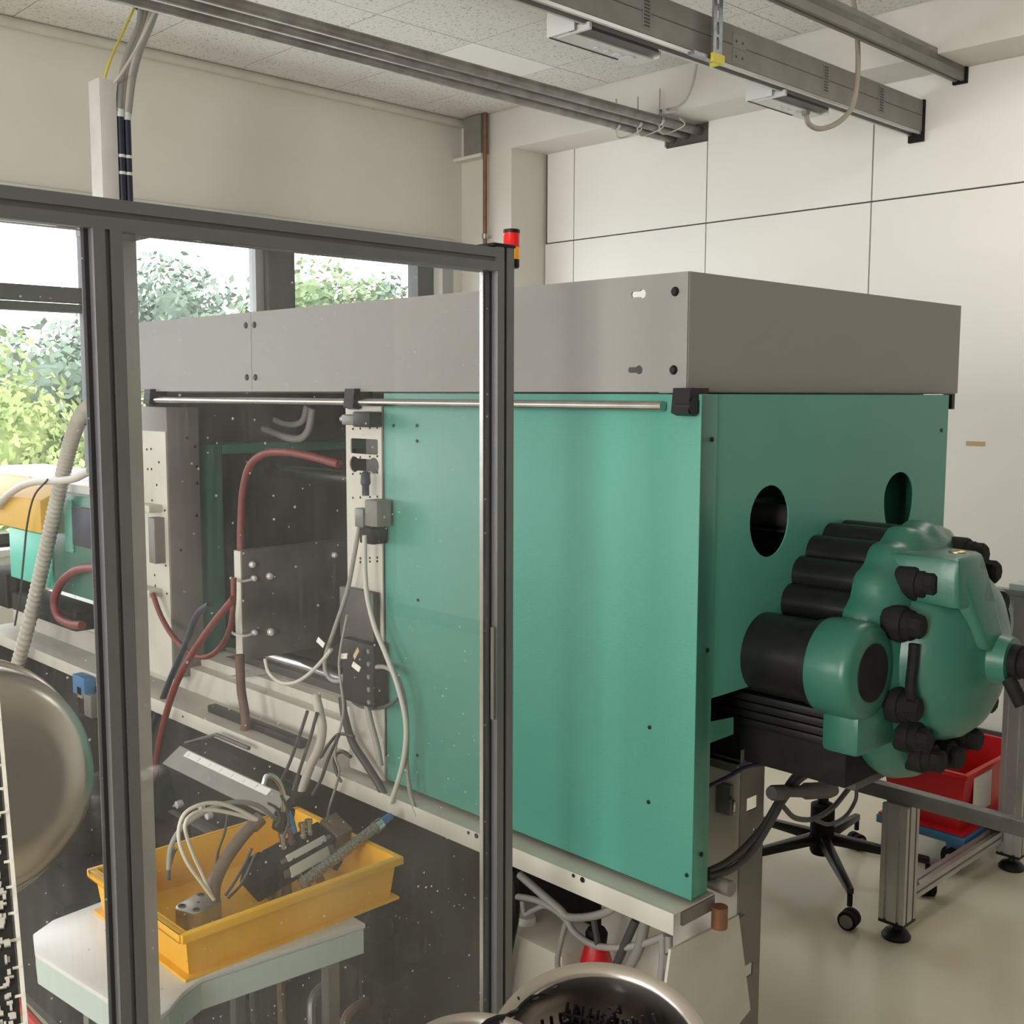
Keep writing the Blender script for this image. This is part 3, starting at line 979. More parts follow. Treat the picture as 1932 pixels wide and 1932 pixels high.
ell = [(hA.x + .073 * math.cos(t), hA.z + .06 * math.sin(t) * (1 if math.sin(t) > 0 else 1.6)) for t in [2 * math.pi * k / 24 for k in range(24)]]
ep = plate('end_cover', rect(ex0, ez0, ex1, HZ0 - .004), [egg, ell], (0, EY, 0), (1, 0, 0), (0, 0, 1), .003, 'green', MC)
MB().box((ex1 - .003, EY + .002, ez0), (ex1, 2.2, HZ0 - .004)).build('far_cover', 'green', MC, smooth=False)
for px, py in ((1776, 812),):
    MB().lathe([(.005, 0), (.005, .002)], P(px, py, Y=EY - .0015), (0, -1, 0), 10).build('screw', 'black', ep)
MB().box((hA.x - .10, EY + .06, 1.30), (hA.x + .12, EY + .08, 1.52)).build('inner_green_plate', 'greencast', MC, smooth=False)
MB().box((1.76, 1.80, .95), (2.78, 1.86, HZ0 - .006)).build('rear_platen', 'blackmat', MC, smooth=False)
MB().box((1.80, EY + .2, 1.37), (2.30, EY + .45, 1.41)).build('inner_green_bar', 'greencast', MC, smooth=False)
# ---- clamp cylinder: ring of black rods, two columns, green cast head
for k in range(20):
    a = math.radians(18 * k + 10)
    x, z = AX + .212 * math.cos(a), AZ + .212 * math.sin(a)
    MB().cyl((x, 1.79, z), (x, FLY - .01, z), .0385, n=20).build('clamp_rod', 'blacksteel', MC)
MB().cyl((AX, 1.79, AZ), (AX, FLY, AZ), .185, n=32).build('clamp_core', 'blackmat', MC)
for s_ in (-1, 1):
    x = AX + s_ * .289
    co = MB().cyl((x, 1.79, AZ), (x, FLY - .01, AZ), .082, n=36).build('clamp_column', 'blacksteel', MC)
    MB().cyl((x, FLY + .02, AZ), (x, FLY + .004, AZ), .0865, n=36).build('seal_ring', 'black', co)


def scal(r, t, h):
    if h < .07 and r > .2:
        return r * (1 + .022 * math.cos(20 * t + 1.2))
    return r


prof = [(.20, 0), (.253, .0), (.257, .010), (.257, .04), (.250, .06), (.230, .08), (.205, .092), (.190, .097), (.187, .105), (.183, .122), (.172, .148), (.150, .172), (.118, .189), (.088, .198), (.062, .203), (.053, .207), (.050, .222), (.047, .24)]
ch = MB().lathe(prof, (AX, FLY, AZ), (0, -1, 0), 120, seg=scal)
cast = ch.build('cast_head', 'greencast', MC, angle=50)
for s_ in (-1, 1):
    x = AX + s_ * .289
    bo = MB().lathe([(.080, 0), (.093, .003), (.095, .015), (.095, .075), (.091, .088), (.083, .095), (.0575, .097)], (x, FLY + .003, AZ), (0, -1, 0), 40).build('column_boss', 'greencast', cast, angle=50)
    MB().lathe([(.0565, 0), (.0565, .012)], (x, FLY - .084, AZ), (0, -1, 0), 36).build('rod_end', 'blackmat', cast)
    MB().box((min(x, x - s_ * .15), FLY - .075, AZ - .055), (max(x, x - s_ * .15), FLY - .004, AZ + .055)).build('boss_web', 'greencast', cast, bevel=.012)
    MB().box((x - .03, FLY - .085, AZ - .165), (x + .12 if s_ < 0 else x + .02, FLY - .005, AZ - .07)).build('foot_lug', 'greencast', cast, bevel=.012)
MB().lathe([(.20, 0), (.255, .004), (.262, .03), (.252, .06), (.22, .08)], (AX, FLY - .004, AZ - .022), (0, -1, 0), 60).build('lower_lobe', 'greencast', cast, angle=60)
# top arm with plug
tz = 1.338
MB().hexa([(2.07, FLY - .01, AZ + .13), (2.30, FLY - .01, AZ + .13), (2.27, FLY - .01, tz), (2.085, FLY - .01, tz)],
          [(2.10, .925, AZ + .11), (2.24, .905, AZ + .11), (2.235, .94, tz), (2.095, .925, tz)]).build('top_arm', 'greencast', cast, bevel=.012)
MB().hexa([(2.12, FLY - .085, AZ + .06), (2.27, FLY - .085, AZ + .06), (2.26, FLY - .085, AZ + .19), (2.105, FLY - .085, AZ + .19)],
          [(2.17, .895, AZ + .02), (2.25, .885, AZ + .02), (2.235, .93, AZ + .19), (2.11, .93, AZ + .19)]).build('arm_web', 'greencast', cast, bevel=.014)
pc = P(1806, 1042, Z=tz)
pl_ = MB().lathe([(.0165, 0), (.0165, .003), (.014, .0045)], (pc.x, pc.y, tz - .001), (0, 0, 1), 24).build('plug', 'brass', cast)
MB().lathe([(.006, 0), (.006, .001)], (pc.x, pc.y, tz + .003), (0, 0, 1), 6).build('plug_socket', 'black', pl_)
# big nuts round the dome
for a in (131, 157, 203, 227, 250, 272, 295, 320, 343, 22, 46, 68):
    t = math.radians(a)
    d = Vector((math.cos(t), 0, math.sin(t)))
    c = Vector((AX, FLY - .066, AZ)) + d * (.206 if a not in (250, 272, 295) else .222)
    nu = MB().lathe([(.035, 0), (.0365, .004), (.0365, .036), (.034, .042), (.030, .043), (.030, .054), (.027, .058)], c, (0, -1, 0), 14).build('nut', 'blackmat', cast, angle=30)
    MB().lathe([(.0245, 0), (.0245, .016), (.018, .022)], c + Vector((0, -.057, 0)) + d * .004, (0, -1, 0), 8).build('stud', 'blackmat', nu, angle=25)
lk = PL([(1725, 1215), (1722, 1255), (1718, 1295), (1722, 1330)], Y=.985)
MB().tube(spline(lk), .011, 8).build('locking_wire', 'blackmat', cast)
no = MB().lathe([(.034, 0), (.034, .018), (.027, .02), (.027, .026), (.032, .028), (.032, .05), (.02, .056)], (AX, FLY - .238, AZ), (0, -1, 0), 18).build('tip_nut', 'blackmat', cast)
MB().cyl((AX - .02, FLY - .27, AZ - .08), (AX - .02, FLY - .24, AZ - .03), .014).build('tip_fitting', 'blackmat', cast)
# ---- black slide under the columns, dark cross beam
mb = MB()
for k in range(4):
    mb.box((1.935 + .012 * k, 1.075 + .0 * k, 1.035 - .022 * (k + 1) + .006), (2.62 - .012 * k, 1.80, 1.035 - .022 * k))
mb.build('slide_cover', 'black', MC, bevel=.002)
MB().box((1.99, 1.09, .868), (2.57, 1.80, .952)).build('slide_beam', 'blackmat', MC, bevel=.004)
MB().box((2.05, 1.10, .845), (2.45, 1.75, .866)).build('underplate', 'greydark', MC, bevel=.003)
MB().hexa([P(1337, 1362, Y=1.30), P(1384, 1353, Y=1.30), P(1384, 1385, Y=1.30), P(1337, 1403, Y=1.30)], [P(1337, 1362, Y=1.34), P(1384, 1353, Y=1.34), P(1384, 1385, Y=1.34), P(1337, 1403, Y=1.34)]).build('green_bracket', 'green', MC, smooth=False)
# ---- base rail, bed
RX = 1.665
rzt = P(1284, 1703, X=RX).z
lip0, lip1 = .612, .656
rail = MB().box((RX, 1.262, lip0), (RX + .004, 4.95, lip1)).box((RX + .004, 1.262, lip1 - .004), (1.80, 4.95, lip1)).build('base_rail', 'cream', MC, bevel=.0015)
MB().box((RX + .03, 1.262, lip0 + .01), (1.80, 1.268, lip1 - .005)).build('rail_end', 'tarnish', rail, smooth=False)
for px, py, r_ in ((1082, 1652, .004), (1099, 1660, .006), (884, 1571, .004), (899, 1577, .006), (345, 1352, .004)):
    MB().lathe([(r_, 0), (r_, .001)], P(px, py, X=RX - .0005), (-1, 0, 0), 10).build('hole', 'void', rail)
MB().cyl((1.84, 1.25, .655), (1.84, 1.40, .655), .016, n=12).build('rail_pin', 'greymid', rail)
MB().cyl((1.80, 1.25, .588), (1.80, 1.25, .632), .0165, n=12).build('rail_foot', 'copper', rail)
MB().box((1.80, 2.2, .60), (2.76, 4.95, .735)).build('bed', 'cream', MC, bevel=.004)
MB().box((1.84, 2.2, .735), (2.72, 4.0, .765)).build('bed_ledge', 'cream', MC, bevel=.003)
MB().box((1.88, 2.38, .765), (2.68, 3.30, .775)).build('bed_tray', 'greymid', MC, smooth=False)
a, b = P(400, 1352, X=1.73), P(575, 1425, X=1.73)
MB().box((1.715, b.y, lip1), (1.745, a.y, lip1 + .022)).build('slot_cover', 'black', MC, bevel=.003)
MB().box((1.78, 2.05, 0), (2.78, 4.9, .60)).build('base_shade', 'blackmat', MC, smooth=False)  # block added under the bed; shade of the open base painted black
MB().box((RX + .03, 4.05, .0), (1.78, 4.85, lip0)).build('base_door', 'blackmat', MC, smooth=False)
# ---- plates either side of the mould space
PX_ = MX + .003
py0, py1 = gyl + .004, P(656, 1000, X=PX_).y


def uv(px, py):
    c = P(px, py, X=PX_)
    return c.y, c.z


hs = []
a, b = uv(714, 829), uv(663, 855)
hs.append([(a[0], b[1] + .004), (a[0] + .004, b[1]), (b[0] - .004, b[1]), (b[0], b[1] + .004), (b[0], a[1] - .004), (b[0] - .004, a[1]), (a[0] + .004, a[1]), (a[0], a[1] - .004)])
a, b = uv(716, 864), uv(661, 890)
rr = (a[1] - b[1]) / 2
zc = (a[1] + b[1]) / 2
hs.append([(a[0] + rr + rr * math.cos(t), zc + rr * math.sin(t)) for t in [math.radians(-140 - 260 * k / 12 + 360) for k in range(13)]][::-1] + [(a[0] + rr * 1.8, zc + rr * .72), (b[0] - rr * 1.8, zc + rr * .72)][:0] + [(b[0] - rr + rr * math.cos(t), zc + rr * math.sin(t)) for t in [math.radians(140 - 280 * k / 12) for k in range(13)]][::1])
hs[-1] = [(a[0] + rr + rr * math.cos(math.radians(d)), zc + rr * math.sin(math.radians(d))) for d in range(50, 311, 20)] + [(b[0] - rr + rr * math.cos(math.radians(d)), zc + rr * math.sin(math.radians(d))) for d in range(-130, 131, 20)]
pn = plate('platen_cover', rect(py0, lip1 + .01, py1, HZ0 - .03), hs, (PX_, 0, 0), (0, 1, 0), (0, 0, 1), .004, 'cream', MC)
for py in (808, 862, 893, 938, 1053, 1060):
    for px in (666, 680, 698, 712):
        MB().lathe([(.003, 0), (.003, .001)], P(px, py - (px - 690) * .05, X=PX_ - .0022), (-1, 0, 0), 8).build('hole', 'void', pn)
MB().box((PX_ + .06, py0 + .003, .70), (2.75, py1 - .003, HZ0 - .03)).build('fixed_platen', 'greydark', MC, smooth=False)
# moving side: pale column with a grey inner face, green frame, dark space
ly1, ly0 = P(272, 1000, X=1.74).y, P(320, 1000, X=1.74).y
lz1 = P(300, 814, X=1.74).z
cx1 = P(380, 1000, Y=ly0).x
pa = MB().box((1.74, ly0, lip1 + .05), (cx1, ly1, HZ0 - .05)).build('end_platen', 'greymid', MC, bevel=.003)
MB().box((1.737, ly0 + .004, lip1 + .05), (1.7395, ly1, lz1)).build('platen_face', 'cream', pa, smooth=False)
for px, py in ((277, 848), (285, 847), (300, 872), (279, 885), (286, 885), (296, 915), (287, 944), (311, 963), (313, 1067), (292, 1085), (315, 1120), (293, 1105)):
    MB().lathe([(.004, 0), (.004, .001)], P(px, py, X=1.7365), (-1, 0, 0), 8).build('hole', 'void', pa)
for px, py in ((368, 843), (371, 880), (372, 912), (371, 973), (341, 1038), (353, 826)):
    MB().lathe([(.005, 0), (.005, .001)], P(px, py, Y=ly0 - .0005), (0, -1, 0), 8).build('hole', 'void', pa)
for py in (958, 1115):
    c = P(284, py, X=1.72)
    la = MB().box((1.69, c.y - .05, c.z - .012), (1.738, c.y + .06, c.z + .012)).build('catch', 'cream', pa, bevel=.003)
MB().box((1.70, P(302, 1000, X=1.72).y, P(290, 1060, X=1.72).z), (1.738, P(290, 1000, X=1.72).y, P(290, 975, X=1.72).z)).build('catch_box', 'greymid', pa, bevel=.003)
gx1 = P(420, 1000, Y=ly0 + .03).x
MB().box((cx1 + .001, ly0 + .02, lip1 + .1), (gx1, ly1, P(400, 838, Y=ly0 + .03).z)).build('inner_frame', 'greencast', MC, bevel=.004)
MB().box((gx1, ly0 + .02, P(500, 838, Y=ly0).z - .03), (2.76, ly1, P(400, 838, Y=ly0 + .03).z)).build('inner_frame', 'greencast', MC, bevel=.004)
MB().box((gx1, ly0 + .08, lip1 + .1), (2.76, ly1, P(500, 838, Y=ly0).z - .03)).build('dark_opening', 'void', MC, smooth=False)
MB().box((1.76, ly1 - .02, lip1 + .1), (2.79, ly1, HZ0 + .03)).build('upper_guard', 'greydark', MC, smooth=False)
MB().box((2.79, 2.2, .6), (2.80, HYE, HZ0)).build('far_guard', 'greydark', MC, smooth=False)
MB().box((2.0, py1 + .01, .95), (2.7, py1 + .16, 1.42)).build('mould_plate', 'blackmat', MC, bevel=.004)
MB().box((2.08, py1 + .16, 1.05), (2.6, py1 + .24, 1.36)).build('mould_block', 'greydark', MC, bevel=.004)
for (qa, qb, x, nm) in (((505, 888), (655, 908), 2.16, 'tie_bar'), ((520, 1240), (610, 1268), 1.95, 'tie_bar')):
    c = P(*qa, X=x)
    MB().cyl((x, py1 - .02, c.z), (x, ly0 + .05, c.z), .026, n=20).build(nm, 'steel', MC)
MB().cyl((2.55, py1 - .02, 1.42), (2.55, ly0 + .05, 1.42), .026, n=20).build('tie_bar', 'steel', MC)
# boxed cover with chrome buttons
by, bxr = 2.945, P(668, 1020, Y=2.945).x
bz1, bz0 = P(456, 1040, X=1.74).z, P(456, 1246, X=1.74).z
bc = MB().box((1.74, by, bz0), (bxr, by + .042, bz1)).build('valve_cover', 'tarnish', MC, bevel=.003)
MB().box((1.7385, by + .003, bz0), (1.7395, by + .040, bz1 - .002)).build('cover_edge', 'cream', bc, smooth=False)
for px, py, r_ in ((475, 1065, .010), (478, 1091, .009), (508, 1087, .011), (630, 1047, .009), (479, 1193, .009), (510, 1192, .012)):
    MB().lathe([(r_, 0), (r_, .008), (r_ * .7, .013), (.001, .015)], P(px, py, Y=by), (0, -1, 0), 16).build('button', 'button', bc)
for py in (1092, 1195):
    c = P(470, py, Y=by)
    MB().tube(spline([(c.x + .02, by - .006, c.z), (1.742, by - .006, c.z - .004), (1.722, by + .01, c.z), (1.720, by + .03, c.z + .004)]), .004, 6).build('cable_tie', 'label', bc)
MB().hexa(PL([(435, 1275), (520, 1256), (536, 1266), (455, 1280)], Z=.766), PL([(435, 1275), (520, 1256), (536, 1266), (455, 1280)], Z=.768)).build('paper_strip', 'paper', MC, smooth=False)
# black terminal block and small plates beside the platen cover
c0, c1 = P(722, 1215, X=1.69), P(664, 1315, X=1.69)
tb = MB().box((1.66, c0.y, c1.z), (1.705, c1.y, c0.z)).build('terminal_block', 'black', MC, bevel=.003)
for k in range(5):
    z = c1.z + (c0.z - c1.z) * (k + .5) / 5
    MB().cyl((1.66, c0.y + .015, z), (1.655, c0.y + .015, z), .006, n=8).build('terminal', 'greymid', tb)
c0, c1 = P(722, 1120, X=1.70), P(650, 1200, X=1.70)
MB().box((1.685, c0.y + .02, c1.z), (1.7055, c1.y, c0.z)).build('dark_plate', 'greydark', MC, bevel=.003)
# valve units on the platen cover
c = P(690, 792, X=1.68)
v1 = MB().box((1.665, c.y - .035, c.z - .018), (1.706, c.y + .035, c.z + .020)).build('limit_switch', 'black', MC, bevel=.004)
MB().box((1.668, c.y + .035, c.z - .014), (1.70, c.y + .085, c.z + .012)).build('switch_body', 'tarnish', v1, bevel=.003)
MB().cyl((1.684, c.y + .085, c.z), (1.684, c.y + .105, c.z), .008, n=10).build('switch_pin', 'chrome', v1)
c = P(700, 968, X=1.68)
v2 = MB().box((1.66, c.y - .05, c.z - .03), (1.706, c.y + .0, c.z + .035)).build('air_valve', 'greymid', MC, bevel=.003)
MB().box((1.655, c.y + .0, c.z - .035), (1.706, c.y + .035, c.z + .012)).build('valve_body', 'tarnish', v2, bevel=.003)
MB().box((1.662, c.y - .03, c.z - .075), (1.706, c.y + .025, c.z - .035)).build('valve_plug', 'blackmat', v2, bevel=.003)
MB().lathe([(.009, 0), (.009, .025), (.013, .03), (.011, .055), (.006, .06)], P(690, 935, X=1.675), (0, 0, 1), 12).build('air_knob', 'navy', v2)
# ---- injection unit at the far end: green housing and yellow cover
MB().box((1.80, 3.75, .735), (2.70, 4.95, .78)).build('slide_table', 'whitepaint', MC, bevel=.004)
IX = 1.66
ih0, ih1 = P(190, 1000, X=IX).y, P(98, 1000, X=IX).y
iz0, iz1 = P(140, 1125, X=IX).z, P(140, 932, X=IX).z
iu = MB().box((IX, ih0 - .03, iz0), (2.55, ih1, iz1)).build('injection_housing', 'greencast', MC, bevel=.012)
a, b = P(176, 960, X=IX), P(142, 1028, X=IX)
MB().box((IX - .012, a.y - .06, b.z), (IX + .001, b.y, a.z)).build('dark_window', 'navy', iu, bevel=.008)
MB().box((IX - .008, b.y + .005, b.z - .03), (IX + .001, b.y + .07, a.z + .02)).build('window_frame', 'green', iu, bevel=.004)
MB().box((IX + .02, ih0 - .02, iz1), (2.5, ih1 - .03, iz1 + .03)).build('housing_lid', 'whitepaint', iu, smooth=False)
ga, gb = P(96, 1012, X=IX + .01), P(20, 1088, X=IX + .01)
MB().box((IX + .01, ga.y, gb.z), (2.4, gb.y, ga.z)).build('green_box', 'greenlight', MC, bevel=.006)
ya, yb = P(76, 970, X=1.62).y, 5.28
zc0, zc1, zc2 = P(70, 1006, X=1.62).z, P(72, 945, X=1.62).z, P(88, 908, X=1.72).z
yo = MB().prism([(1.62, zc0), (2.1, zc0 - .02), (2.1, zc2), (1.74, zc2), (1.62, zc1)], (0, ya, 0), (1, 0, 0), (0, 0, 1), (0, yb - ya, 0)).build('injection_cover', 'yellowcover', MC, bevel=.006)
MB().box((1.745, ya + .01, zc2), (2.09, yb, zc2 + .008)).build('cover_top', 'whitepaint', yo, smooth=False)
MB().box((1.67, 4.0, .78), (1.80, 4.6, .85)).build('black_block', 'blackmat', MC, bevel=.006)
MB().box((1.66, 4.62, .78), (1.80, 4.9, .92)).build('black_block', 'blackmat', MC, bevel=.006)
MB().box((1.70, 3.65, .78), (1.78, 3.80, .86)).build('hose_coupling', 'greymid', MC, bevel=.012)
MB().box((1.70, 3.66, .70), (1.80, 3.79, .78)).build('black_block', 'blackmat', MC, bevel=.006)
MB().cyl((1.74, 3.72, .97), (1.74, 4.6, .93), .012, n=10).build('slide_rod', 'steel', MC)
MB().box((1.75, 3.85, 1.60), (1.85, 3.93, 1.70)).build('sensor_box', 'whitepaint', MC, bevel=.004)
MB().cyl((1.80, 3.89, .78), (1.80, 3.89, 1.60), .012, n=10).build('sensor_post', 'greymid', MC)
# blue and brass valves in the dark front below the rail
for (px, py, sx_, sz_, m_) in ((158, 1292, .05, .035, 'blue'), (160, 1304, .022, .022, 'brass'), (175, 1330, .03, .04, 'tarnish'), (150, 1380, .03, .06, 'blackmat'), (120, 1400, .04, .08, 'blackmat')):
    c = P(px, py, X=1.64)
    MB().box((1.62, c.y - sx_, c.z - sz_), (1.66, c.y + sx_, c.z + sz_)).build('small_valve', m_, MC, bevel=.004)
# ---- machine pedestal with square cut-outs, and loose plate leaning before it
fy = 1.33
fx0, fx1 = P(1392, 1700, Y=fy).x, P(1440, 1500, Y=fy).x
ptop = P(1400, 1440, Y=fy).z


def sqh(px, py, w, h):
    c = P(px, py, Y=fy)
    return rect(c.x - w, c.z - h, c.x + w, c.z + h)


pd_ = plate('pedestal_flange', rect(fx0, 0, fx1, P(1440, 1400, Y=fy).z), [sqh(1418, 1515, .021, .015), sqh(1411, 1830, .016, .015), [(P(1422, 1565, Y=fy).x + .006 * math.cos(t), P(1422, 1565, Y=fy).z + .004 * math.sin(t)) for t in [k * math.pi / 4 for k in range(8)]], [(P(1436, 1569, Y=fy).x + .005 * math.cos(t), P(1436, 1569, Y=fy).z + .004 * math.sin(t)) for t in [k * math.pi / 4 for k in range(8)]]], (0, fy, 0), (1, 0, 0), (0, 0, 1), .004, 'greymid', MC)
MB().box((fx0, fy + .002, 0), (fx0 + .004, 1.72, ptop)).build('pedestal_side', 'cream', MC, smooth=False)
MB().box((fx0 - .02, fy - .01, ptop), (2.30, 1.75, .862)).build('pedestal_head', 'greymid', MC, bevel=.003)
MB().box((fx0 - .012, fy + .002, ptop - .02), (fx0, 1.72, ptop)).build('pedestal_lip', 'tarnish', MC, smooth=False)
c = P(1370, 1505, X=fx0)
lt_ = MB().box((fx0 - .012, c.y - .02, c.z - .035), (fx0, c.y + .02, c.z + .035)).build('latch', 'tarnish', MC, bevel=.004)
MB().tube(spline([(fx0 - .012, c.y - .02, c.z + .01), (fx0 - .022, c.y - .035, c.z + .005), (fx0 - .022, c.y - .035, c.z - .015)]), .004, 6).build('latch_hook', 'steel', lt_)
lp = PL([(1266, 1792), (1394, 1727), (1416, 1905), (1372, 1960), (1240, 1990)], Y=1.285)
v_ = [q + Vector((0, .006, 0)) for q in lp]
mb = MB().add(lp + v_, [(4, 3, 2, 1, 0), (5, 6, 7, 8, 9)] + [(i, (i + 1) % 5, 5 + (i + 1) % 5, 5 + i) for i in range(5)])
tag(mb.build('loose_cover_plate', 'cream', smooth=False), 'slanted pale grey sheet metal plate under the end of the machine', 'plate')
a, b = P(1095, 1700, Y=1.35), P(1392, 1722, Y=1.35)
MB().box((1.72, 1.31, .50), (fx0, 1.325, .532)).build('cross_angle', 'greymid', MC, smooth=False)

# ================================================================== HOSES AND CABLES AT THE MACHINE
HXP = 1.675
wire('red_hose', PL([(640, 876), (590, 862), (540, 853), (500, 856), (472, 878), (459, 925), (455, 985), (454, 1044)], X=1.765), .0115, 'redhose', None, 'dull red hose arching over the boxed cover', 'hose', n=12)
wire('brown_hose', PL([(452, 1235), (455, 1300), (462, 1345), (462, 1375), (450, 1400)], X=1.70), .0135, 'redbrown', None, 'thick brownish red hose dropping below the boxed cover', 'hose', n=12)
wire('red_hose', PL([(288, 1120), (305, 1165), (330, 1205), (362, 1234), (390, 1239), (415, 1222), (434, 1185), (440, 1140), (441, 1090)], X=1.70), .0085, 'redhose', None, 'thin red hose sagging in a loop beside the boxed cover', 'hose', n=10)
wire('red_hose', PL([(262, 1640), (274, 1560), (288, 1480), (303, 1390), (325, 1310), (350, 1255), (392, 1190), (440, 1130)], X=1.62), .0105, 'redhose', None, 'straight red hose slanting down to the yellow crate', 'hose', n=12)
wire('dark_hose', PL([(255, 1480), (285, 1380), (318, 1290), (350, 1215), (372, 1160), (395, 1140)], X=1.69), .010, 'navy', None, 'dark blue hose running beside the straight red hose', 'hose', n=10)
# grey control cables on the platen cover
wire('control_cable', PL([(712, 953), (700, 955), (690, 965), (680, 985), (668, 1050), (655, 1115), (632, 1185), (615, 1235), (614, 1265), (628, 1284), (655, 1282), (690, 1265), (722, 1258), (748, 1275), (762, 1315), (768, 1380), (767, 1440), (775, 1500), (788, 1540)], X=HXP - .005), .0058, 'cablegrey', None, 'long grey control cable hanging in a loop across the platen cover', 'cable')
wire('control_cable', PL([(688, 1010), (688, 1060), (692, 1120), (706, 1180), (728, 1235), (752, 1300), (766, 1370), (760, 1440), (738, 1515)], X=HXP - .02), .0062, 'cablelight', None, 'pale grey control cable curving down over the green side cover', 'cable')
wire('white_cable', PL([(500, 1243), (507, 1268), (528, 1287), (556, 1288), (585, 1270), (612, 1242), (625, 1225)], X=HXP - .01), .0055, 'cablelight', None, 'short white cable looping under the boxed cover', 'cable')
wire('black_cable', PL([(645, 1315), (650, 1350), (665, 1400), (690, 1440), (712, 1475), (725, 1500)], X=HXP), .0105, 'cabledark', None, 'black cable bundle below the terminal block', 'cable', n=10)
wire('black_cable', PL([(692, 1330), (700, 1365), (712, 1410), (718, 1445)], X=HXP), .0085, 'cablegrey', None, 'stiff dark grey cable below the terminal block', 'cable', n=10)
wire('black_cable', PL([(655, 1310), (675, 1330), (705, 1337), (735, 1330), (752, 1318)], X=HXP), .0045, 'cabledark', None, 'thin black cable bowing onto the green side cover', 'cable')
wire('black_cable', PL([(668, 1390), (640, 1385), (620, 1405), (605, 1430)], X=HXP - .01), .0045, 'cabledark', None, 'thin black cable curling left of the cable bundle', 'cable')
wire('black_cable', PL([(662, 1428), (645, 1418), (632, 1428), (634, 1455), (645, 1475)], X=HXP - .01), .005, 'cabledark', None, 'small black cable hook below the curled one', 'cable')
wire('thin_wire', PL([(655, 1160), (640, 1250), (648, 1340), (632, 1420), (640, 1460), (620, 1530), (612, 1600)], X=HXP - .04), .0035, 'cablegrey', None, 'thin grey wire hanging down into the crate', 'wire', n=6)
wire('wrapped_loom', PL([(595, 1310), (603, 1345), (608, 1375), (602, 1410), (586, 1445), (572, 1485), (562, 1530)], X=1.60), .012, 'corr', None, 'silver wrapped cable loom rising from the crate', 'cable', n=12)
for k, (p0, lab) in enumerate((([(580, 1342), (566, 1385), (548, 1435), (528, 1480)], 'straight black lead left of the silver loom'), ([(598, 1345), (583, 1400), (566, 1450), (548, 1510)], 'black lead right behind the silver loom'), ([(640, 1385), (620, 1430), (606, 1470), (590, 1500)], 'black lead right of the silver loom'))):
    wire('black_lead', PL(p0, X=1.585), .0045, 'cabledark', None, lab, 'lead', 'black leads by the silver loom')
# paper tags on the cables
tgs = []
for k, (px, py, ang, m_, lab) in enumerate(((648, 1238, .2, 'paper', 'white paper tag on the cables beside the platen cover'), (672, 1233, .9, 'tan', 'orange paper tag on the cables beside the platen cover'), (672, 1258, -.3, 'paper', 'lower white paper tag hanging on the cables'), (605, 1212, -.4, 'paper', 'small paper tag left of the hanging control cable'))):
    c = P(px, py, X=HXP - .03)
    u = Vector((0, -math.cos(ang), math.sin(ang)))
    w = Vector((.25, math.sin(ang), math.cos(ang))).normalized()
    tag(MB().obox(c, u * .016, w * .007, u.cross(w).normalized() * .0006).build('cable_tag', m_, smooth=False), lab, 'tag', 'paper tags on the cables')
# hoses in the dark space under the roof sheet
wire('roof_hose', PL([(380, 768), (440, 785), (500, 810), (555, 828), (580, 815), (590, 770)], X=2.2), .013, 'cablegrey', None, 'lower grey hose sagging under the hood', 'hose', n=10)
wire('roof_hose', PL([(430, 765), (490, 780), (540, 800), (570, 795), (580, 765)], X=2.25), .012, 'cablegrey', None, 'upper grey hose sagging under the hood', 'hose', n=10)

# corrugated hose at the left
hp = spline(PL([(176, 762), (158, 778), (140, 815), (122, 880), (104, 960), (84, 1050), (62, 1145), (36, 1245), (20, 1300)], X=1.62), 80)
mb = MB().tube(hp, .026, 14, rf=lambda t: .0245 + .003 * math.cos(t * 2 * math.pi * 80))
tag(mb.build('corrugated_hose', 'corr', angle=60), 'long beige corrugated hose curving down behind the left pane', 'hose')
wire('pale_hose', PL([(170, 888), (130, 905), (60, 910), (20, 930), (-10, 960)], X=1.60), .014, 'cablelight', None, 'pale smooth hose lying over the yellow cover', 'hose', n=10)
wire('black_wire', PL([(90, 905), (65, 935), (52, 985), (45, 1050), (38, 1120), (28, 1180)], X=1.585), .004, 'cabledark', None, 'thin black wire hanging before the yellow cover', 'wire', n=6)
wire('black_wire', PL([(170, 800), (150, 803), (128, 815), (116, 830), (128, 838)], X=1.63), .003, 'cabledark', None, 'thin black wire looping at the top of the corrugated hose', 'wire', n=6)
wire('red_hose', PL([(186, 1072), (165, 1072), (140, 1078), (115, 1100), (103, 1135), (112, 1165), (135, 1178), (155, 1180)], X=1.63), .0155, 'redhose', None, 'thick red hose bent in a half circle at the coupling', 'hose', n=12)

# console with sloped face and label strip
ky0, ky1 = P(520, 1545, X=1.50).y, P(306, 1442, X=1.50).y
kz = P(306, 1442, X=1.50).z
kn = thing('terminal_console', (1.56, (ky0 + ky1) / 2, 0), 'black console with a grey sloped face and white label strip below the bed', 'console')
MB().prism([(1.62, kz + .05), (1.565, kz + .045), (1.50, kz), (1.52, kz - .02), (1.545, kz - .14), (1.62, kz - .14)], (0, ky0, 0), (1, 0, 0), (0, 0, 1), (0, ky1 - ky0, 0)).build('case', 'blackmat', kn, bevel=.003)
d_ = Vector((-.065, 0, -.045)).normalized()
nn = Vector((-.045, 0, .065)).normalized()
MB().hexa([Vector((1.562, y, kz + .043)) + d_ * a_ + nn * .002 for y, a_ in ((ky0 + .02, .004), (ky1 - .003, .004), (ky1 - .003, .074), (ky0 + .02, .074))], [Vector((1.562, y, kz + .043)) + d_ * a_ + nn * .004 for y, a_ in ((ky0 + .02, .004), (ky1 - .003, .004), (ky1 - .003, .074), (ky0 + .02, .074))]).build('face_plate', 'greymid', kn, smooth=False)
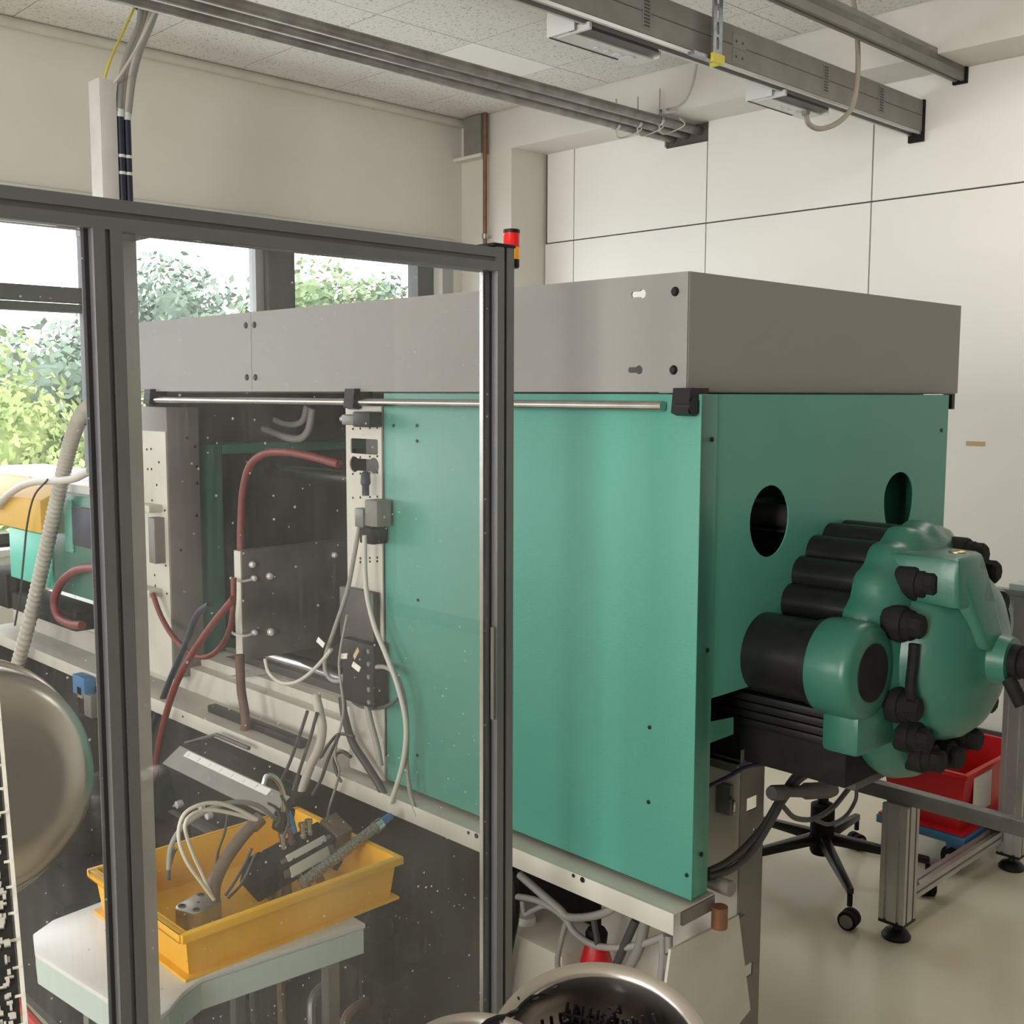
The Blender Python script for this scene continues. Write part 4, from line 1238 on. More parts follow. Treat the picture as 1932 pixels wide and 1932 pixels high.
ls_ = MB().hexa([Vector((1.562, y, kz + .043)) + d_ * a_ + nn * .0045 for y, a_ in ((ky0 + .10, .008), (ky1 - .06, .008), (ky1 - .06, .028), (ky0 + .10, .028))], [Vector((1.562, y, kz + .043)) + d_ * a_ + nn * .006 for y, a_ in ((ky0 + .10, .008), (ky1 - .06, .008), (ky1 - .06, .028), (ky0 + .10, .028))]).build('label_strip', 'label', kn, smooth=False)
nl = 7
for k in range(nl):
    y = ky1 - .075 - (ky1 - ky0 - .18) * k / nl
    fc = bpy.data.curves.new('digit', 'FONT')
    fc.body = '3211 17'[k] if '3211 17'[k] != ' ' else '1'
    fc.size = .016
    fo = bpy.data.objects.new('digit', fc)
    COL.objects.link(fo)
    dg = bpy.context.evaluated_depsgraph_get()
    me = bpy.data.meshes.new_from_object(fo.evaluated_get(dg))
    bpy.data.objects.remove(fo)
    o_ = Vector((1.562, y, kz + .043)) + d_ * .024 + nn * .0063
    mb = MB()
    mb.v = [o_ + Vector((0, -1, 0)) * q.co.x - d_ * q.co.y for q in me.vertices]
    mb.f = [tuple(p.vertices) for p in me.polygons]
    mb.build('digit', 'black', ls_, smooth=False)
MB().box((1.515, ky0, kz - .15), (1.53, ky1, kz - .145)).build('lower_edge', 'tarnish', kn, smooth=False)
for px, py in ((341, 1516), (398, 1537), (470, 1555), (385, 1520)):
    c = P(px, py, X=1.535)
    MB().lathe([(.009, -.01), (.011, 0), (.011, .014), (.008, .016)], c, (-1, 0, -.1), 12).build('socket', 'cablelight', kn)
MB().box((1.56, ky0 + .05, 0), (1.61, ky1 - .05, kz - .14)).build('stand', 'greydark', kn, smooth=False)
fr_ = PL([(350, 1402), (408, 1386), (470, 1412)], X=1.63)
MB().tube([fr_[0], fr_[1], fr_[2]], .006, 6).build('frame_bar', 'greydark', kn)

# ================================================================== CART, YELLOW CRATE AND ITS CONTENTS
TZT = .50
tt = thing('serving_cart', (1.0, 2.0, 0), 'white topped low cart with rounded corner carrying the yellow crate', 'cart')
op = PL([(62, 1762), (100, 1735), (210, 1693), (560, 1575), (700, 1728), (690, 1742), (380, 1845), (345, 1872), (318, 1905), (296, 1920), (215, 1893), (66, 1797)], Z=TZT)
op[3] = Vector((op[5].x, op[2].y, TZT))
op[4] = Vector((op[5].x, op[5].y + .03, TZT))
n_ = len(op)
lo = [q - Vector((0, 0, .012)) for q in op]
MB().add(op + lo, [tuple(range(n_)), tuple(range(n_, 2 * n_))[::-1]] + [(i, n_ + i, n_ + (i + 1) % n_, (i + 1) % n_) for i in range(n_)]).build('top', 'tabletop', tt, bevel=.003)
cen = sum(op, Vector()) / n_
ap = [q + (cen - q) * .012 - Vector((0, 0, .0125)) for q in op]
ap2 = [q - Vector((0, 0, .055)) for q in ap]
MB().add(ap + ap2, [tuple(range(n_)), tuple(range(n_, 2 * n_))[::-1]] + [(i, n_ + i, n_ + (i + 1) % n_, (i + 1) % n_) for i in range(n_)]).build('apron', 'mint', tt, smooth=False)
for x, y in ((op[10].x + .05, op[10].y + .12), (op[5].x - .06, op[5].y + .05), (op[3].x - .06, op[3].y - .06), (op[1].x + .07, op[1].y - .02), (op[7].x + .03, op[7].y + .06)):
    MB().box((x - .014, y - .014, 0), (x + .014, y + .014, TZT - .05)).build('leg', 'tarnish', tt, smooth=False)
# crate: near bottom corner under photo pixel (350,1850)
c0 = P(352, 1852, Z=TZT)
cw, cl, chh = .47, .37, .165
rim_r = P(755, 1605, Y=c0.y)
CH = P(370, 1757, Y=c0.y - .01).z - TZT
cw = P(748, 1610, Y=c0.y).x - c0.x
cl = P(178, 1650, X=c0.x).y - c0.y
cr = thing('yellow_crate', (c0.x + cw / 2, c0.y + cl / 2, TZT), 'yellow plastic crate of tangled parts standing on the cart', 'crate')
th, ta = .004, .012


def crate(root, x0, y0, x1, y1, z0, h, material, ta=.012, th=.004, rimw=.012, rimh=.018):
    q = lambda x0, y0, x1, y1, z: [(x0, y0, z), (x1, y0, z), (x1, y1, z), (x0, y1, z)]
    b0, b1 = q(x0 + ta, y0 + ta, x1 - ta, y1 - ta, z0), q(x0, y0, x1, y1, z0 + h)
    i0, i1 = q(x0 + ta + th, y0 + ta + th, x1 - ta - th, y1 - ta - th, z0 + th), q(x0 + th, y0 + th, x1 - th, y1 - th, z0 + h)
    fs = [(3, 2, 1, 0), (8, 9, 10, 11)]
    for i in range(4):
        j = (i + 1) % 4
        fs += [(i, j, 4 + j, 4 + i), (8 + j, 8 + i, 12 + i, 12 + j), (4 + i, 4 + j, 12 + j, 12 + i)]
    MB().add(b0 + b1 + i0 + i1, fs).build('shell', material, root, smooth=False)
    r = MB()
    for (ax, ay, bx, by) in ((x0 - rimw, y0 - rimw, x1 + rimw, y0), (x0 - rimw, y1, x1 + rimw, y1 + rimw), (x0 - rimw, y0, x0, y1), (x1, y0, x1 + rimw, y1)):
        r.box((ax, ay, z0 + h - rimh), (bx, by, z0 + h))
    r.build('rim', material, root, bevel=.002)
    MB().box((x0 - .004, y0 - .004, z0), (x1 + .004, y1 + .004, z0 + .006)).build('foot_edge', material, root, smooth=False)


crate(cr, c0.x, c0.y, c0.x + cw, c0.y + cl, TZT, CH, 'yellow')
CB = TZT + .005
KX, KY = c0.x, c0.y


def inb(px, py, z):
    return P(px, py, Z=z)


# silver pneumatic cylinder
pc_ = inb(375, 1715, CB + .03)
sc_ = thing('air_cylinder', (pc_.x, pc_.y, CB), 'short silver pneumatic cylinder with four bores in the crate corner', 'cylinder')
a_ = math.radians(20)
ux, uy = Vector((math.cos(a_), math.sin(a_), 0)), Vector((-math.sin(a_), math.cos(a_), 0))
bp_ = [(x, y) for x, y in ((-.045, -.025), (-.03, -.036), (.03, -.036), (.045, -.025), (.045, .025), (.03, .036), (-.03, .036), (-.045, .025))]
MB().prism(bp_, (pc_.x, pc_.y, CB), ux, uy, (0, 0, .045)).build('body', 'alu', sc_, bevel=.003)
for sx_ in (-.03, .03):
    for sy_ in (-.02, .02):
        q = Vector((pc_.x, pc_.y, CB + .045)) + ux * sx_ + uy * sy_
        MB().lathe([(.009, 0), (.009, .002)], q, (0, 0, 1), 14).build('bore', 'steel', sc_)
        MB().lathe([(.006, 0), (.006, .0005)], q + Vector((0, 0, .002)), (0, 0, 1), 12).build('bore_hole', 'void', sc_)
MB().lathe([(.003, 0), (.003, .0006)], (pc_.x, pc_.y, CB + .045), (0, 0, 1), 10).build('centre_hole', 'void', sc_)
# valve manifold with silver name plate
vc = inb(560, 1615, CB + .09)
vd = Vector((math.cos(math.radians(8)), math.sin(math.radians(8)), .10)).normalized()
vs_ = Vector((-vd.y, vd.x, .45)).normalized()
vn = vd.cross(vs_).normalized()
vm = thing('valve_manifold', (vc.x, vc.y, CB), 'dark valve manifold with a silver plate lying in the yellow crate', 'valve')
MB().obox(vc, vd * .085, vs_ * .035, vn * .035).build('body', 'blackmat', vm, bevel=.004)
MB().obox(vc + vd * .115, vd * .026, vs_ * .034, vn * .038).build('end_block', 'brownhose', vm, bevel=.006)
MB().obox(vc - vd * .11, vd * .022, vs_ * .036, vn * .036).build('end_block', 'blackmat', vm, bevel=.004)
fn = -vn if vn.y > 0 else vn
fce = Vector((0, -1, .75)).normalized()
np_ = MB().obox(vc + vd * .005 + Vector((0, -.040, .010)), vd * .058, Vector((0, .45, .9)).normalized() * .025, Vector((0, -.9, .45)).normalized() * .004).build('name_plate', 'cablelight', vm, bevel=.002)
for s_ in (-1, 1):
    MB().obox(vc + vd * (.005 + s_ * .066) + Vector((0, -.039, .010)), vd * .009, Vector((0, .45, .9)).normalized() * .020, Vector((0, -.9, .45)).normalized() * .003).build('plate_end', 'tarnish', vm, bevel=.002)
    MB().lathe([(.003, 0), (.003, .001)], vc + vd * (.005 + s_ * .045) + Vector((0, -.0425, .0225)), (0, -.9, .45), 8).build('plate_hole', 'void', np_)
for k, o_ in enumerate((-.04, -.015, .02, .04)):
    MB().lathe([(.009, 0), (.009, .012), (.007, .014), (.007, .03), (.009, .031), (.009, .04)], vc + vd * o_ + Vector((0, 0, .03)), (0, .1, 1), 12).build('fitting', 'steel' if k != 1 else 'redbrown', vm)
for k, o_ in enumerate((-.02, .015)):
    MB().cyl(vc + vd * o_ + Vector((0, -.035, -.02)), vc + vd * o_ + Vector((0, -.05, -.075)), .006, n=8).build('spigot', 'steel', vm)
# small pieces in the crate around the manifold
for k, (px, py, z, r_, m_, lab) in enumerate(((525, 1675, .03, .03, 'brownhose', 'rusty lump below the silver plate in the crate'), (590, 1665, .025, .028, 'copper', 'orange brown fitting in the bottom of the crate'), (495, 1660, .03, .032, 'blackmat', 'black fitting left of the rusty lump in the crate'), (640, 1600, .05, .03, 'blackmat', 'black block at the far end of the crate'))):
    c = inb(px, py, CB + z)
    tag(MB().lathe([(r_ * .6, -z + .001), (r_, -z * .5), (r_, z * .3), (r_ * .7, z * .8)], c, (0, 0, 1), 9).build('loose_fitting', m_, angle=30), lab, 'fitting', 'loose fittings in the crate')
wire('brown_hose', PL([(402, 1700), (405, 1668), (418, 1635), (440, 1600), (468, 1565), (492, 1545)], Y=KY + .16), .0145, 'brownhose', None, 'thick brown hose bending up from the silver cylinder', 'hose', n=12)
ho_ = PL([(475, 1560), (492, 1543)], Y=KY + .159)
hf = tag(MB().cyl(ho_[0], ho_[1], .0165, n=12).build('hose_ferrule', 'redbrown'), 'dark red ferrule at the upper end of the brown hose', 'ferrule')
q0_, q1_ = P(572, 1665, Y=KY + .09), P(708, 1562, Y=KY + .12)
bh = thing('braided_hose', (q0_.x, q0_.y, CB), 'braided metal hose with blue end leaning on the crate rim', 'hose')
MB().tube([q0_ + (q1_ - q0_) * (k / 12) for k in range(13)], .0125, 14).build('braid', 'braid', bh)
q2_ = q1_ + (q1_ - q0_).normalized() * .02
MB().cyl(q1_, q2_, .0145, n=14).build('hose_clip', 'chrome', bh)
MB().cyl(q2_, q2_ + (q1_ - q0_).normalized() * .035, .011, .009, n=12).build('blue_plug', 'blue', bh)
MB().lathe([(.016, 0), (.016, .006)], q1_, (q1_ - q0_), 10).build('hose_clip', 'chrome', bh)
wire('clear_tube', PL([(404, 1697), (380, 1665), (352, 1625), (337, 1580), (345, 1540), (372, 1520), (410, 1515), (450, 1528), (485, 1546)], Y=KY + .13), .0042, 'clear_tube', None, 'outer cream tube curling from the silver cylinder over the crate rim', 'tube')
wire('clear_tube', PL([(400, 1692), (382, 1650), (362, 1605), (349, 1560), (362, 1537), (395, 1528), (440, 1535), (485, 1548)], Y=KY + .15), .0042, 'clear_tube', None, 'inner cream tube curling from the silver cylinder', 'tube')
wire('olive_tube', PL([(318, 1640), (322, 1600), (338, 1568), (365, 1545), (410, 1520), (455, 1513), (490, 1522), (520, 1545)], Y=KY + .2), .0055, 'cablegrey', None, 'grey green tube arching above the cream tubes', 'tube')
wire('short_lead', PL([(318, 1660), (319, 1640), (325, 1615), (332, 1600)], Y=KY + .20), .0042, 'cabledark', None, 'short black lead hanging inside the left crate wall', 'lead')
wire('thin_black_lead', PL([(430, 1535), (424, 1570), (412, 1605), (408, 1640), (412, 1665)], Y=KY + .17), .003, 'cabledark', None, 'thin black lead dropping behind the brown hose', 'lead', n=6)
for k, (pts, lab) in enumerate((([(425, 1690), (445, 1660), (462, 1630), (475, 1600)], 'black wire low beside the brown hose'), ([(430, 1695), (455, 1668), (470, 1640), (482, 1610)], 'black wire between brown hose and manifold'), ([(520, 1560), (528, 1545), (522, 1525), (505, 1515)], 'curled black wire above the manifold'), ([(535, 1580), (545, 1550), (540, 1520), (530, 1500)], 'upright black wire above the silver plate'))):
    wire('black_strand', PL(pts, Y=KY + .15), .0035, 'cabledark', None, lab, 'wire', 'black wires in the crate', n=6)
wire('silver_bend', PL([(497, 1480), (503, 1465), (515, 1465), (527, 1478), (534, 1500), (535, 1530)], Y=KY + .22), .006, 'chrome', None, 'bright silver bent tube rising behind the crate', 'tube', n=10)
wire('blue_tube', PL([(545, 1532), (552, 1550), (557, 1570)], Y=KY + .15), .0055, 'blue', None, 'short light blue tube stuck into the manifold', 'tube')
cc_ = inb(535, 1545, CB + .16)
tag(MB().obox(cc_, (.018, .004, .006), (-.004, .018, .004), (0, -.006, .022)).build('plug_connector', 'blackmat', bevel=.004), 'black plug connector on top of the manifold', 'connector')

# things standing in the dark under the cart
for k, (px, r_, h_, m_, lab) in enumerate(((525, .028, .26, 'tarnish', 'dull metal canister in the dark under the cart'), (600, .035, .30, 'greydark', 'dark bottle next to the metal canister under the cart'), (725, .03, .34, 'blacksteel', 'glossy black cylinder behind the cart leg'), (430, .03, .22, 'redbrown', 'rust coloured can under the left half of the cart'))):
    c = P(px, 1990, Y=1.93)
    c = Vector((P(px, 1900, Y=1.80).x, 1.80 + .03 * (k % 2), .010))
    b_ = thing('dark_container', c, lab, 'container')
    MB().lathe([(r_, 0), (r_ * 1.03, .01), (r_ * 1.03, h_ * .75), (r_ * .8, h_ * .86), (r_ * .4, h_ * .9), (r_ * .4, h_)], c, (0, 0, 1), 18).build('body', m_, b_)
    MB().lathe([(r_ * .5, 0), (r_ * .5, .025)], c + Vector((0, 0, h_ - .01)), (0, 0, 1), 14).build('cap', 'label' if k == 1 else 'blackmat', b_)

pu = thing('added_pump', (1.28, 3.0, 0), 'made-up black pump unit filling the dark behind the cart', 'pump')  # pump invented to darken the bright floor behind the cart
MB().box((1.05, 2.65, .06), (1.50, 3.75, .40)).build('tank', 'blackmat', pu, bevel=.015)
MB().box((1.08, 2.70, 0), (1.47, 3.70, .06)).build('skid', 'black', pu, smooth=False)
for k, (x, y) in enumerate(((1.20, 2.9), (1.35, 3.1), (1.18, 3.3), (1.36, 3.45))):
    MB().lathe([(.06, 0), (.065, .02), (.065, .10), (.04, .12), (.02, .15)], (x, y, .40), (0, 0, 1), 16).build('motor_head', 'blackmat', pu)
MB().tube(spline([(1.10, 3.6, .42), (1.04, 3.4, .50), (1.04, 3.1, .46), (1.10, 2.9, .42)]), .012, 8).build('line', 'tarnish', pu)
MB().tube(spline([(1.12, 3.3, .42), (1.02, 3.2, .30), (1.0, 2.9, .12), (1.02, 2.7, .05)]), .012, 8).build('line', 'red', pu)

dt = thing('dark_tray', (1.4, 2.1, 0), 'added flat black tray darkening the floor under the cart', 'tray')  # black tray added as a stand-in for the dark floor under the cart
MB().box((.80, 1.62, .002), (1.765, 2.60, .010)).build('pan', 'blackmat', dt, smooth=False)
for a, b in (((.80, 1.62, .010), (1.765, 1.64, .045)), ((.80, 2.58, .010), (1.765, 2.60, .045)), ((.80, 1.64, .010), (.82, 2.58, .045))):
    MB().box(a, b).build('edge', 'black', dt, smooth=False)
vb = thing('hydraulic_block', (1.6, 2.2, .010), 'black hydraulic valve block with steel pipes beside the machine base', 'valve block')
MB().box((1.50, 1.95, .010), (1.765, 2.55, .30)).build('block', 'blackmat', vb, bevel=.01)
for k in range(4):
    y = 2.02 + .13 * k
    MB().lathe([(.034, 0), (.038, .01), (.038, .05), (.024, .06), (.024, .085)], (1.63, y, .30), (0, 0, 1), 14).build('solenoid', 'blackmat', vb)
    MB().tube(spline([(1.51, y, .24), (1.44, y, .22), (1.42, y - .02, .15), (1.42, y - .03, .02)]), .012, 8).build('pipe', 'tarnish' if k % 2 else 'redbrown', vb)

# ================================================================== UNDER THE MACHINE END
c = P(1035, 1790, X=1.93)
ct = thing('white_canister', (c.x, c.y, 0), 'off white plastic canister with screw cap under the machine', 'canister')
cz1 = P(1030, 1758, X=1.90).z
MB().box((1.84, c.y - .13, .10), (2.02, c.y + .15, cz1)).build('body', 'canister', ct, bevel=.02)
ca = P(993, 1740, X=1.90)
MB().lathe([(.024, -.035), (.024, 0), (.022, .012)], (1.90, ca.y, ca.z + .005), (0, 0, 1), 16).build('screw_cap', 'label', ct)
MB().box((1.82, c.y - .15, 0), (2.04, c.y + .17, .10)).build('dark_tray', 'greydark', ct, smooth=False)
c2 = P(1125, 1810, X=1.84)
fe = thing('red_flask', (c2.x, c2.y, 0), 'red flask with black top beside the white canister', 'flask')
z2 = P(1125, 1772, X=1.84).z
MB().lathe([(.035, 0), (.037, .01), (.037, z2 - .05), (.025, z2 - .01), (.02, z2)], (c2.x, c2.y, 0), (0, 0, 1), 18).build('body', 'red', fe)
MB().lathe([(.024, 0), (.026, .02), (.02, .03)], (c2.x, c2.y, z2 - .004), (0, 0, 1), 16).build('top', 'blackmat', fe)
for k, (pts, r_, m_, lab) in enumerate((
        ([(968, 1690), (1010, 1698), (1045, 1715), (1068, 1735), (1085, 1760), (1120, 1783), (1170, 1788), (1215, 1780), (1256, 1765)], .008, 'cablegrey', 'light grey hose bowing across under the rail end'),
        ([(980, 1650), (1020, 1685), (1055, 1715), (1072, 1730), (1110, 1730), (1145, 1720), (1172, 1700)], .0095, 'cablegrey', 'grey hose crossing to the right under the rail'),
        ([(1070, 1735), (1060, 1770), (1052, 1810), (1055, 1840)], .0065, 'cablegrey', 'grey hose dropping onto the white canister'),
        ([(1250, 1765), (1250, 1810), (1245, 1860), (1242, 1900)], .008, 'cablegrey', 'left vertical grey hose before the slanted plate'),
        ([(1262, 1765), (1262, 1815), (1258, 1870), (1256, 1910)], .008, 'cablegrey', 'right vertical grey hose before the slanted plate'),
        ([(1225, 1710), (1215, 1750), (1205, 1790), (1185, 1830)], .012, 'traygrey', 'thick grey hose left of the slanted plate'),
        ([(1200, 1735), (1180, 1780), (1160, 1825), (1140, 1845)], .010, 'cabledark', 'dark hose behind the thick grey one'),
        ([(968, 1640), (972, 1720), (962, 1780), (950, 1850), (935, 1930)], .011, 'black', 'black cable running down beside the right frame post'),
        ([(985, 1700), (990, 1725), (1005, 1718), (1030, 1710), (1065, 1730)], .006, 'cablegrey', 'small hose curling over the canister cap'),
        ([(1120, 1735), (1125, 1765), (1128, 1785)], .007, 'cabledark', 'short dark hose entering the red flask'))):
    wire('floor_hose', PL(pts, X=1.80), r_, m_, None, lab, 'hose', 'hoses under the machine end')
# cables at the pedestal
wire('pedestal_cable', PL([(1335, 1645), (1370, 1628), (1405, 1600), (1440, 1560), (1470, 1510), (1500, 1465), (1530, 1445)], Y=1.30), .008, 'cabledark', None, 'black cable sweeping from the pedestal up under the slide', 'cable')
wire('pedestal_cable', PL([(1335, 1655), (1380, 1640), (1420, 1605), (1455, 1550), (1478, 1510), (1510, 1470), (1545, 1452)], Y=1.29), .0075, 'cabledark', None, 'second black cable just below the sweeping one', 'cable')
wire('pedestal_cable', PL([(1335, 1485), (1375, 1465), (1408, 1447), (1450, 1442), (1525, 1447)], Y=1.30), .0045, 'navy', None, 'blue black cable along the top of the pedestal', 'cable')
wire('pedestal_cable', PL([(1478, 1522), (1500, 1543), (1535, 1545), (1570, 1525), (1600, 1490), (1620, 1470)], Y=1.27), .006, 'cabledark', None, 'black cable sagging under the dark slide', 'cable')
wire('pedestal_cable', PL([(1540, 1548), (1565, 1555), (1595, 1540), (1614, 1510), (1616, 1485)], Y=1.26), .0045, 'cabledark', None, 'thin black cable loop hanging lowest under the slide', 'cable')
mp_ = [P(1455, 1496, Y=1.28), P(1572, 1490, Y=1.28)]
fi = tag(MB().tube([mp_[0] + (mp_[1] - mp_[0]) * t for t in (0, .03, .2, .25, .5, .55, .9, 1)], .018, 12, rf=lambda t: (.014, .017, .017, .011, .014, .019, .019, .015)[min(7, round(t * 7))]).build('inline_connector', 'greydark'), 'dark inline cable connector hanging under the slide', 'connector')

# ================================================================== RIGHT SIDE: BENCH, CHAIRS, RED CRATE
bnx, bny = 3.13, 1.50
bn = thing('aluminium_bench', (3.5, 1.0, 0), 'aluminium profile bench frame standing right of the machine', 'bench')
p80 = slot_profile(.08, .08, 2, 2, .009, .008)
fz = P(1665, 1500, X=bnx).z


def foot(root, x, y):
    MB().lathe([(.042, 0), (.044, .008), (.034, .022), (.012, .028), (.010, .06)], (x, y, 0), (0, 0, 1), 20).build('levelling_foot', 'black', root)


bq = P(1700, 1757, Y=bny)
for (x, y, z1_) in ((3.095, 1.49, .425), (3.86, 1.45, .95), (3.095, .1, .425), (3.86, .1, .95)):
    MB().prism(p80, (x, y, .062), (1, 0, 0), (0, 1, 0), (0, 0, z1_ - .062)).build('leg', 'alu', bn, smooth=False)
    MB().box((x, y, .052), (x + .08, y + .08, .062)).build('leg_cap', 'black', bn, smooth=False)
    foot(bn, x + .04, y + .04)
p40 = slot_profile(.04, .04)
MB().prism(p40, (3.175, 1.51, .10), (0, 1, 0), (0, 0, 1), (.685, 0, 0)).build('lower_rail', 'alu', bn, smooth=False)
MB().prism(p40, (3.175, .12, .10), (0, 1, 0), (0, 0, 1), (.685, 0, 0)).build('lower_rail', 'alu', bn, smooth=False)
MB().prism([(0, 0), (.07, 0), (0, .07)], (3.175, 1.513, .14), (1, 0, 0), (0, 0, 1), (0, .034, 0)).build('corner_bracket', 'tarnish', bn, smooth=False)
MB().box((3.82, 1.505, .145), (3.86, 1.555, .20)).build('rail_clamp', 'black', bn, bevel=.006)
MB().box((3.12, .05, .425), (3.16, 2.35, .470)).build('side_bar', 'tarnish', bn, bevel=.003)
MB().prism(p40, (3.86, .02, .95), (1, 0, 0), (0, 0, 1), (0, 1.56, 0)).build('top_rail', 'alu', bn, smooth=False)
MB().box((3.86, .02, .99), (4.4, 1.53, 1.01)).build('bench_top', 'mint', bn, smooth=False)
wire('bench_wire', [(3.95, 1.40, 1.01), (3.92, 1.42, 1.06), (3.90, 1.34, 1.10), (3.93, 1.20, 1.12)], .008, 'navy', None, 'dark blue wire looping above the bench top', 'wire')
wire('bench_wire', [(3.97, 1.42, 1.01), (3.94, 1.47, 1.11), (3.92, 1.44, 1.15), (3.93, 1.32, 1.16)], .007, 'navy', None, 'second dark blue wire with black plug above the bench top', 'wire')


def swivel_chair(x, y, rot, label, seat_z, group='swivel chairs behind the machine'):
    t = thing('swivel_chair', (x, y, 0), label, 'chair', group)
    MB().lathe([(.035, .10), (.040, .11), (.040, .27), (.031, .275)], (x, y, 0), (0, 0, 1), 20).build('hub', 'blackmat', t)
    MB().cyl((x, y, .26), (x, y, seat_z - .02), .0185, n=14).build('gas_spring', 'black', t)
    for k in range(5):
        a = math.radians(rot + 72 * k)
        d = Vector((math.cos(a), math.sin(a), 0))
        e = Vector((-d.y, d.x, 0))
        p = Vector((x, y, .158))
        ar = MB().hexa([p + d * .025 - e * .021 + V(0, 0, -.02), p + d * .025 + e * .021 + V(0, 0, -.02), p + d * .025 + e * .016 + V(0, 0, .016), p + d * .025 - e * .016 + V(0, 0, .016)],
                       [p + d * .345 - e * .011 + V(0, 0, -.048), p + d * .345 + e * .011 + V(0, 0, -.048), p + d * .345 + e * .011 + V(0, 0, -.026), p + d * .345 - e * .011 + V(0, 0, -.026)]).build('arm', 'blacksteel', t, bevel=.004)
        MB().cyl(p + d * .34 + V(0, 0, -.05), p + d * .34 + V(0, 0, -.085), .009, n=8).build('caster_stem', 'black', ar)
        w = p + d * .34 + V(0, 0, -.128)
        f_ = Vector((math.cos(a * 1.7 + 1), math.sin(a * 1.7 + 1), 0))
        MB().lathe([(.022, -.026), (.030, -.022), (.030, -.004), (.023, -.002), (.023, .002), (.030, .004), (.030, .022), (.022, .026)], w, f_, 18).build('caster', 'blackmat', ar)
        MB().lathe([(.021, -.0275), (.021, .0275)], w, f_, 16).build('wheel_disc', 'greymid', ar)
    MB().lathe([(.10, 0), (.20, .01), (.215, .03), (.20, .055), (.05, .06)], (x, y, seat_z), (0, 0, 1), 26).build('seat', 'blackmat', t)
    MB().box((x - .06, y - .05, seat_z - .025), (x + .06, y + .05, seat_z)).build('seat_plate', 'black', t, smooth=False)
    return t


hb = P(1548, 1662, Z=0)
swivel_chair(hb.x, hb.y, -135, 'swivel chair with black five-arm base below the dark slide', .50)
swivel_chair(4.35, 3.35, 20, 'farther swivel chair half hidden behind the machine end', .50)
# red crate on a blue dolly
dq = P(1800, 1648, Z=0)
dl = thing('blue_dolly', (3.98, 1.95, 0), 'blue and green transport dolly carrying the red crate', 'dolly')
dx0, dy0, dx1, dy1 = 3.68, 1.565, 4.20, 1.89
DZ = .145
MB().box((dx0, dy0, DZ - .03), (dx0 + .03, dy1, DZ)).build('frame_bar', 'dollyblue', dl, bevel=.003)
MB().box((dx1 - .03, dy0, DZ - .03), (dx1, dy1, DZ)).build('frame_bar', 'dollyblue', dl, bevel=.003)
MB().box((dx0 + .03, dy0, DZ - .03), (dx1 - .03, dy0 + .03, DZ)).build('frame_bar', 'dollyblue', dl, bevel=.003)
MB().box((dx0 + .03, dy1 - .03, DZ - .03), (dx1 - .03, dy1, DZ)).build('frame_bar', 'dollyblue', dl, bevel=.003)
MB().box((dx0 - .002, dy1 - .14, DZ - .028), (dx0, dy1 - .04, DZ - .002)).build('green_patch', 'greencast', dl, smooth=False)
for x in (dx0 + .06, dx1 - .06):
    for y in (dy0 + .06, dy1 - .06):
        cs = MB().hexa([(x - .03, y - .02, DZ - .03), (x + .03, y - .02, DZ - .03), (x + .03, y + .02, DZ - .03), (x - .03, y + .02, DZ - .03)], [(x - .012, y - .018, .04), (x + .012, y - .018, .04), (x + .012, y + .018, .04), (x - .012, y + .018, .04)]).build('caster_fork', 'dollyblue', dl, smooth=False)
        MB().lathe([(.036, -.014), (.045, -.011), (.045, .011), (.036, .014)], (x - .012, y, .045), (.9, -.35, 0), 22).build('wheel', 'blackmat', cs)
        MB().lathe([(.018, -.0155), (.018, .0155)], (x - .012, y, .045), (.9, -.35, 0), 16).build('wheel_hub', 'boxwhite', cs)
rc = thing('red_crate', (3.9, 1.86, DZ), 'red plastic crate standing on the blue dolly', 'crate')
crate(rc, dx0 + .01, dy0 + .01, dx1 - .01, dy1 - .01, DZ + .002, .22, 'red', ta=.03, th=.005, rimw=.012, rimh=.016)
MB().box((dx0 + .09, dy0 + .012, DZ + .06), (dx0 + .23, dy0 + .016, DZ + .19)).build('paper_label', 'paper', rc, smooth=False)

# ================================================================== FOREGROUND BOWLS AND BOARD


def bowl(root, c, ax, R_, depth, material, rim=.012):
    """spun steel bowl: rim circle of radius R_ around c, opening along ax"""
    prof_ = [(R_ * .55, -depth), (R_ * .78, -depth * .93), (R_ * .92, -depth * .72), (R_ * .98, -depth * .4), (R_, -.004), (R_ + rim * .8, -.002), (R_ + rim, .003), (R_ + rim * .8, .008), (R_ - .002, .006), (R_ - .006, 0), (R_ * .96 - .003, -depth * .4), (R_ * .90 - .003, -depth * .7), (R_ * .76 - .003, -depth * .9), (R_ * .53, -depth + .004)]
    mb = MB().lathe(prof_, c, ax, 56)
    return mb.build('shell', material, root, angle=60)


bcn = P(1135, 2000, Z=.86)
bw = thing('steel_bowl', (bcn.x, bcn.y, 0), 'large stainless steel bowl with black moulded sprues at the bottom edge', 'bowl')
BR = .125
bowl(bw, bcn, (-.28, -.28, 1), BR, .10, 'stainless', .014)
MB().lathe([(.11, 0), (.12, .01), (.12, .64), (.07, .66), (.07, bcn.z - .13)], (bcn.x, bcn.y, 0), (0, 0, 1), 28).build('drive_base', 'greymid', bw)
b2c = P(893, 1992, Z=.88)
bw2 = thing('steel_bowl', (b2c.x, b2c.y, 0), 'stainless bowl whose rim just shows beside the foot of the right post', 'bowl')
bowl(bw2, b2c, (0, 0, 1), .075, .07, 'stainless', .006)
MB().lathe([(.05, 0), (.055, .01), (.055, b2c.z - .10), (.04, b2c.z - .068)], (b2c.x, b2c.y, 0), (0, 0, 1), 24).build('drive_base', 'greymid', bw2)
rs = random.Random(5)


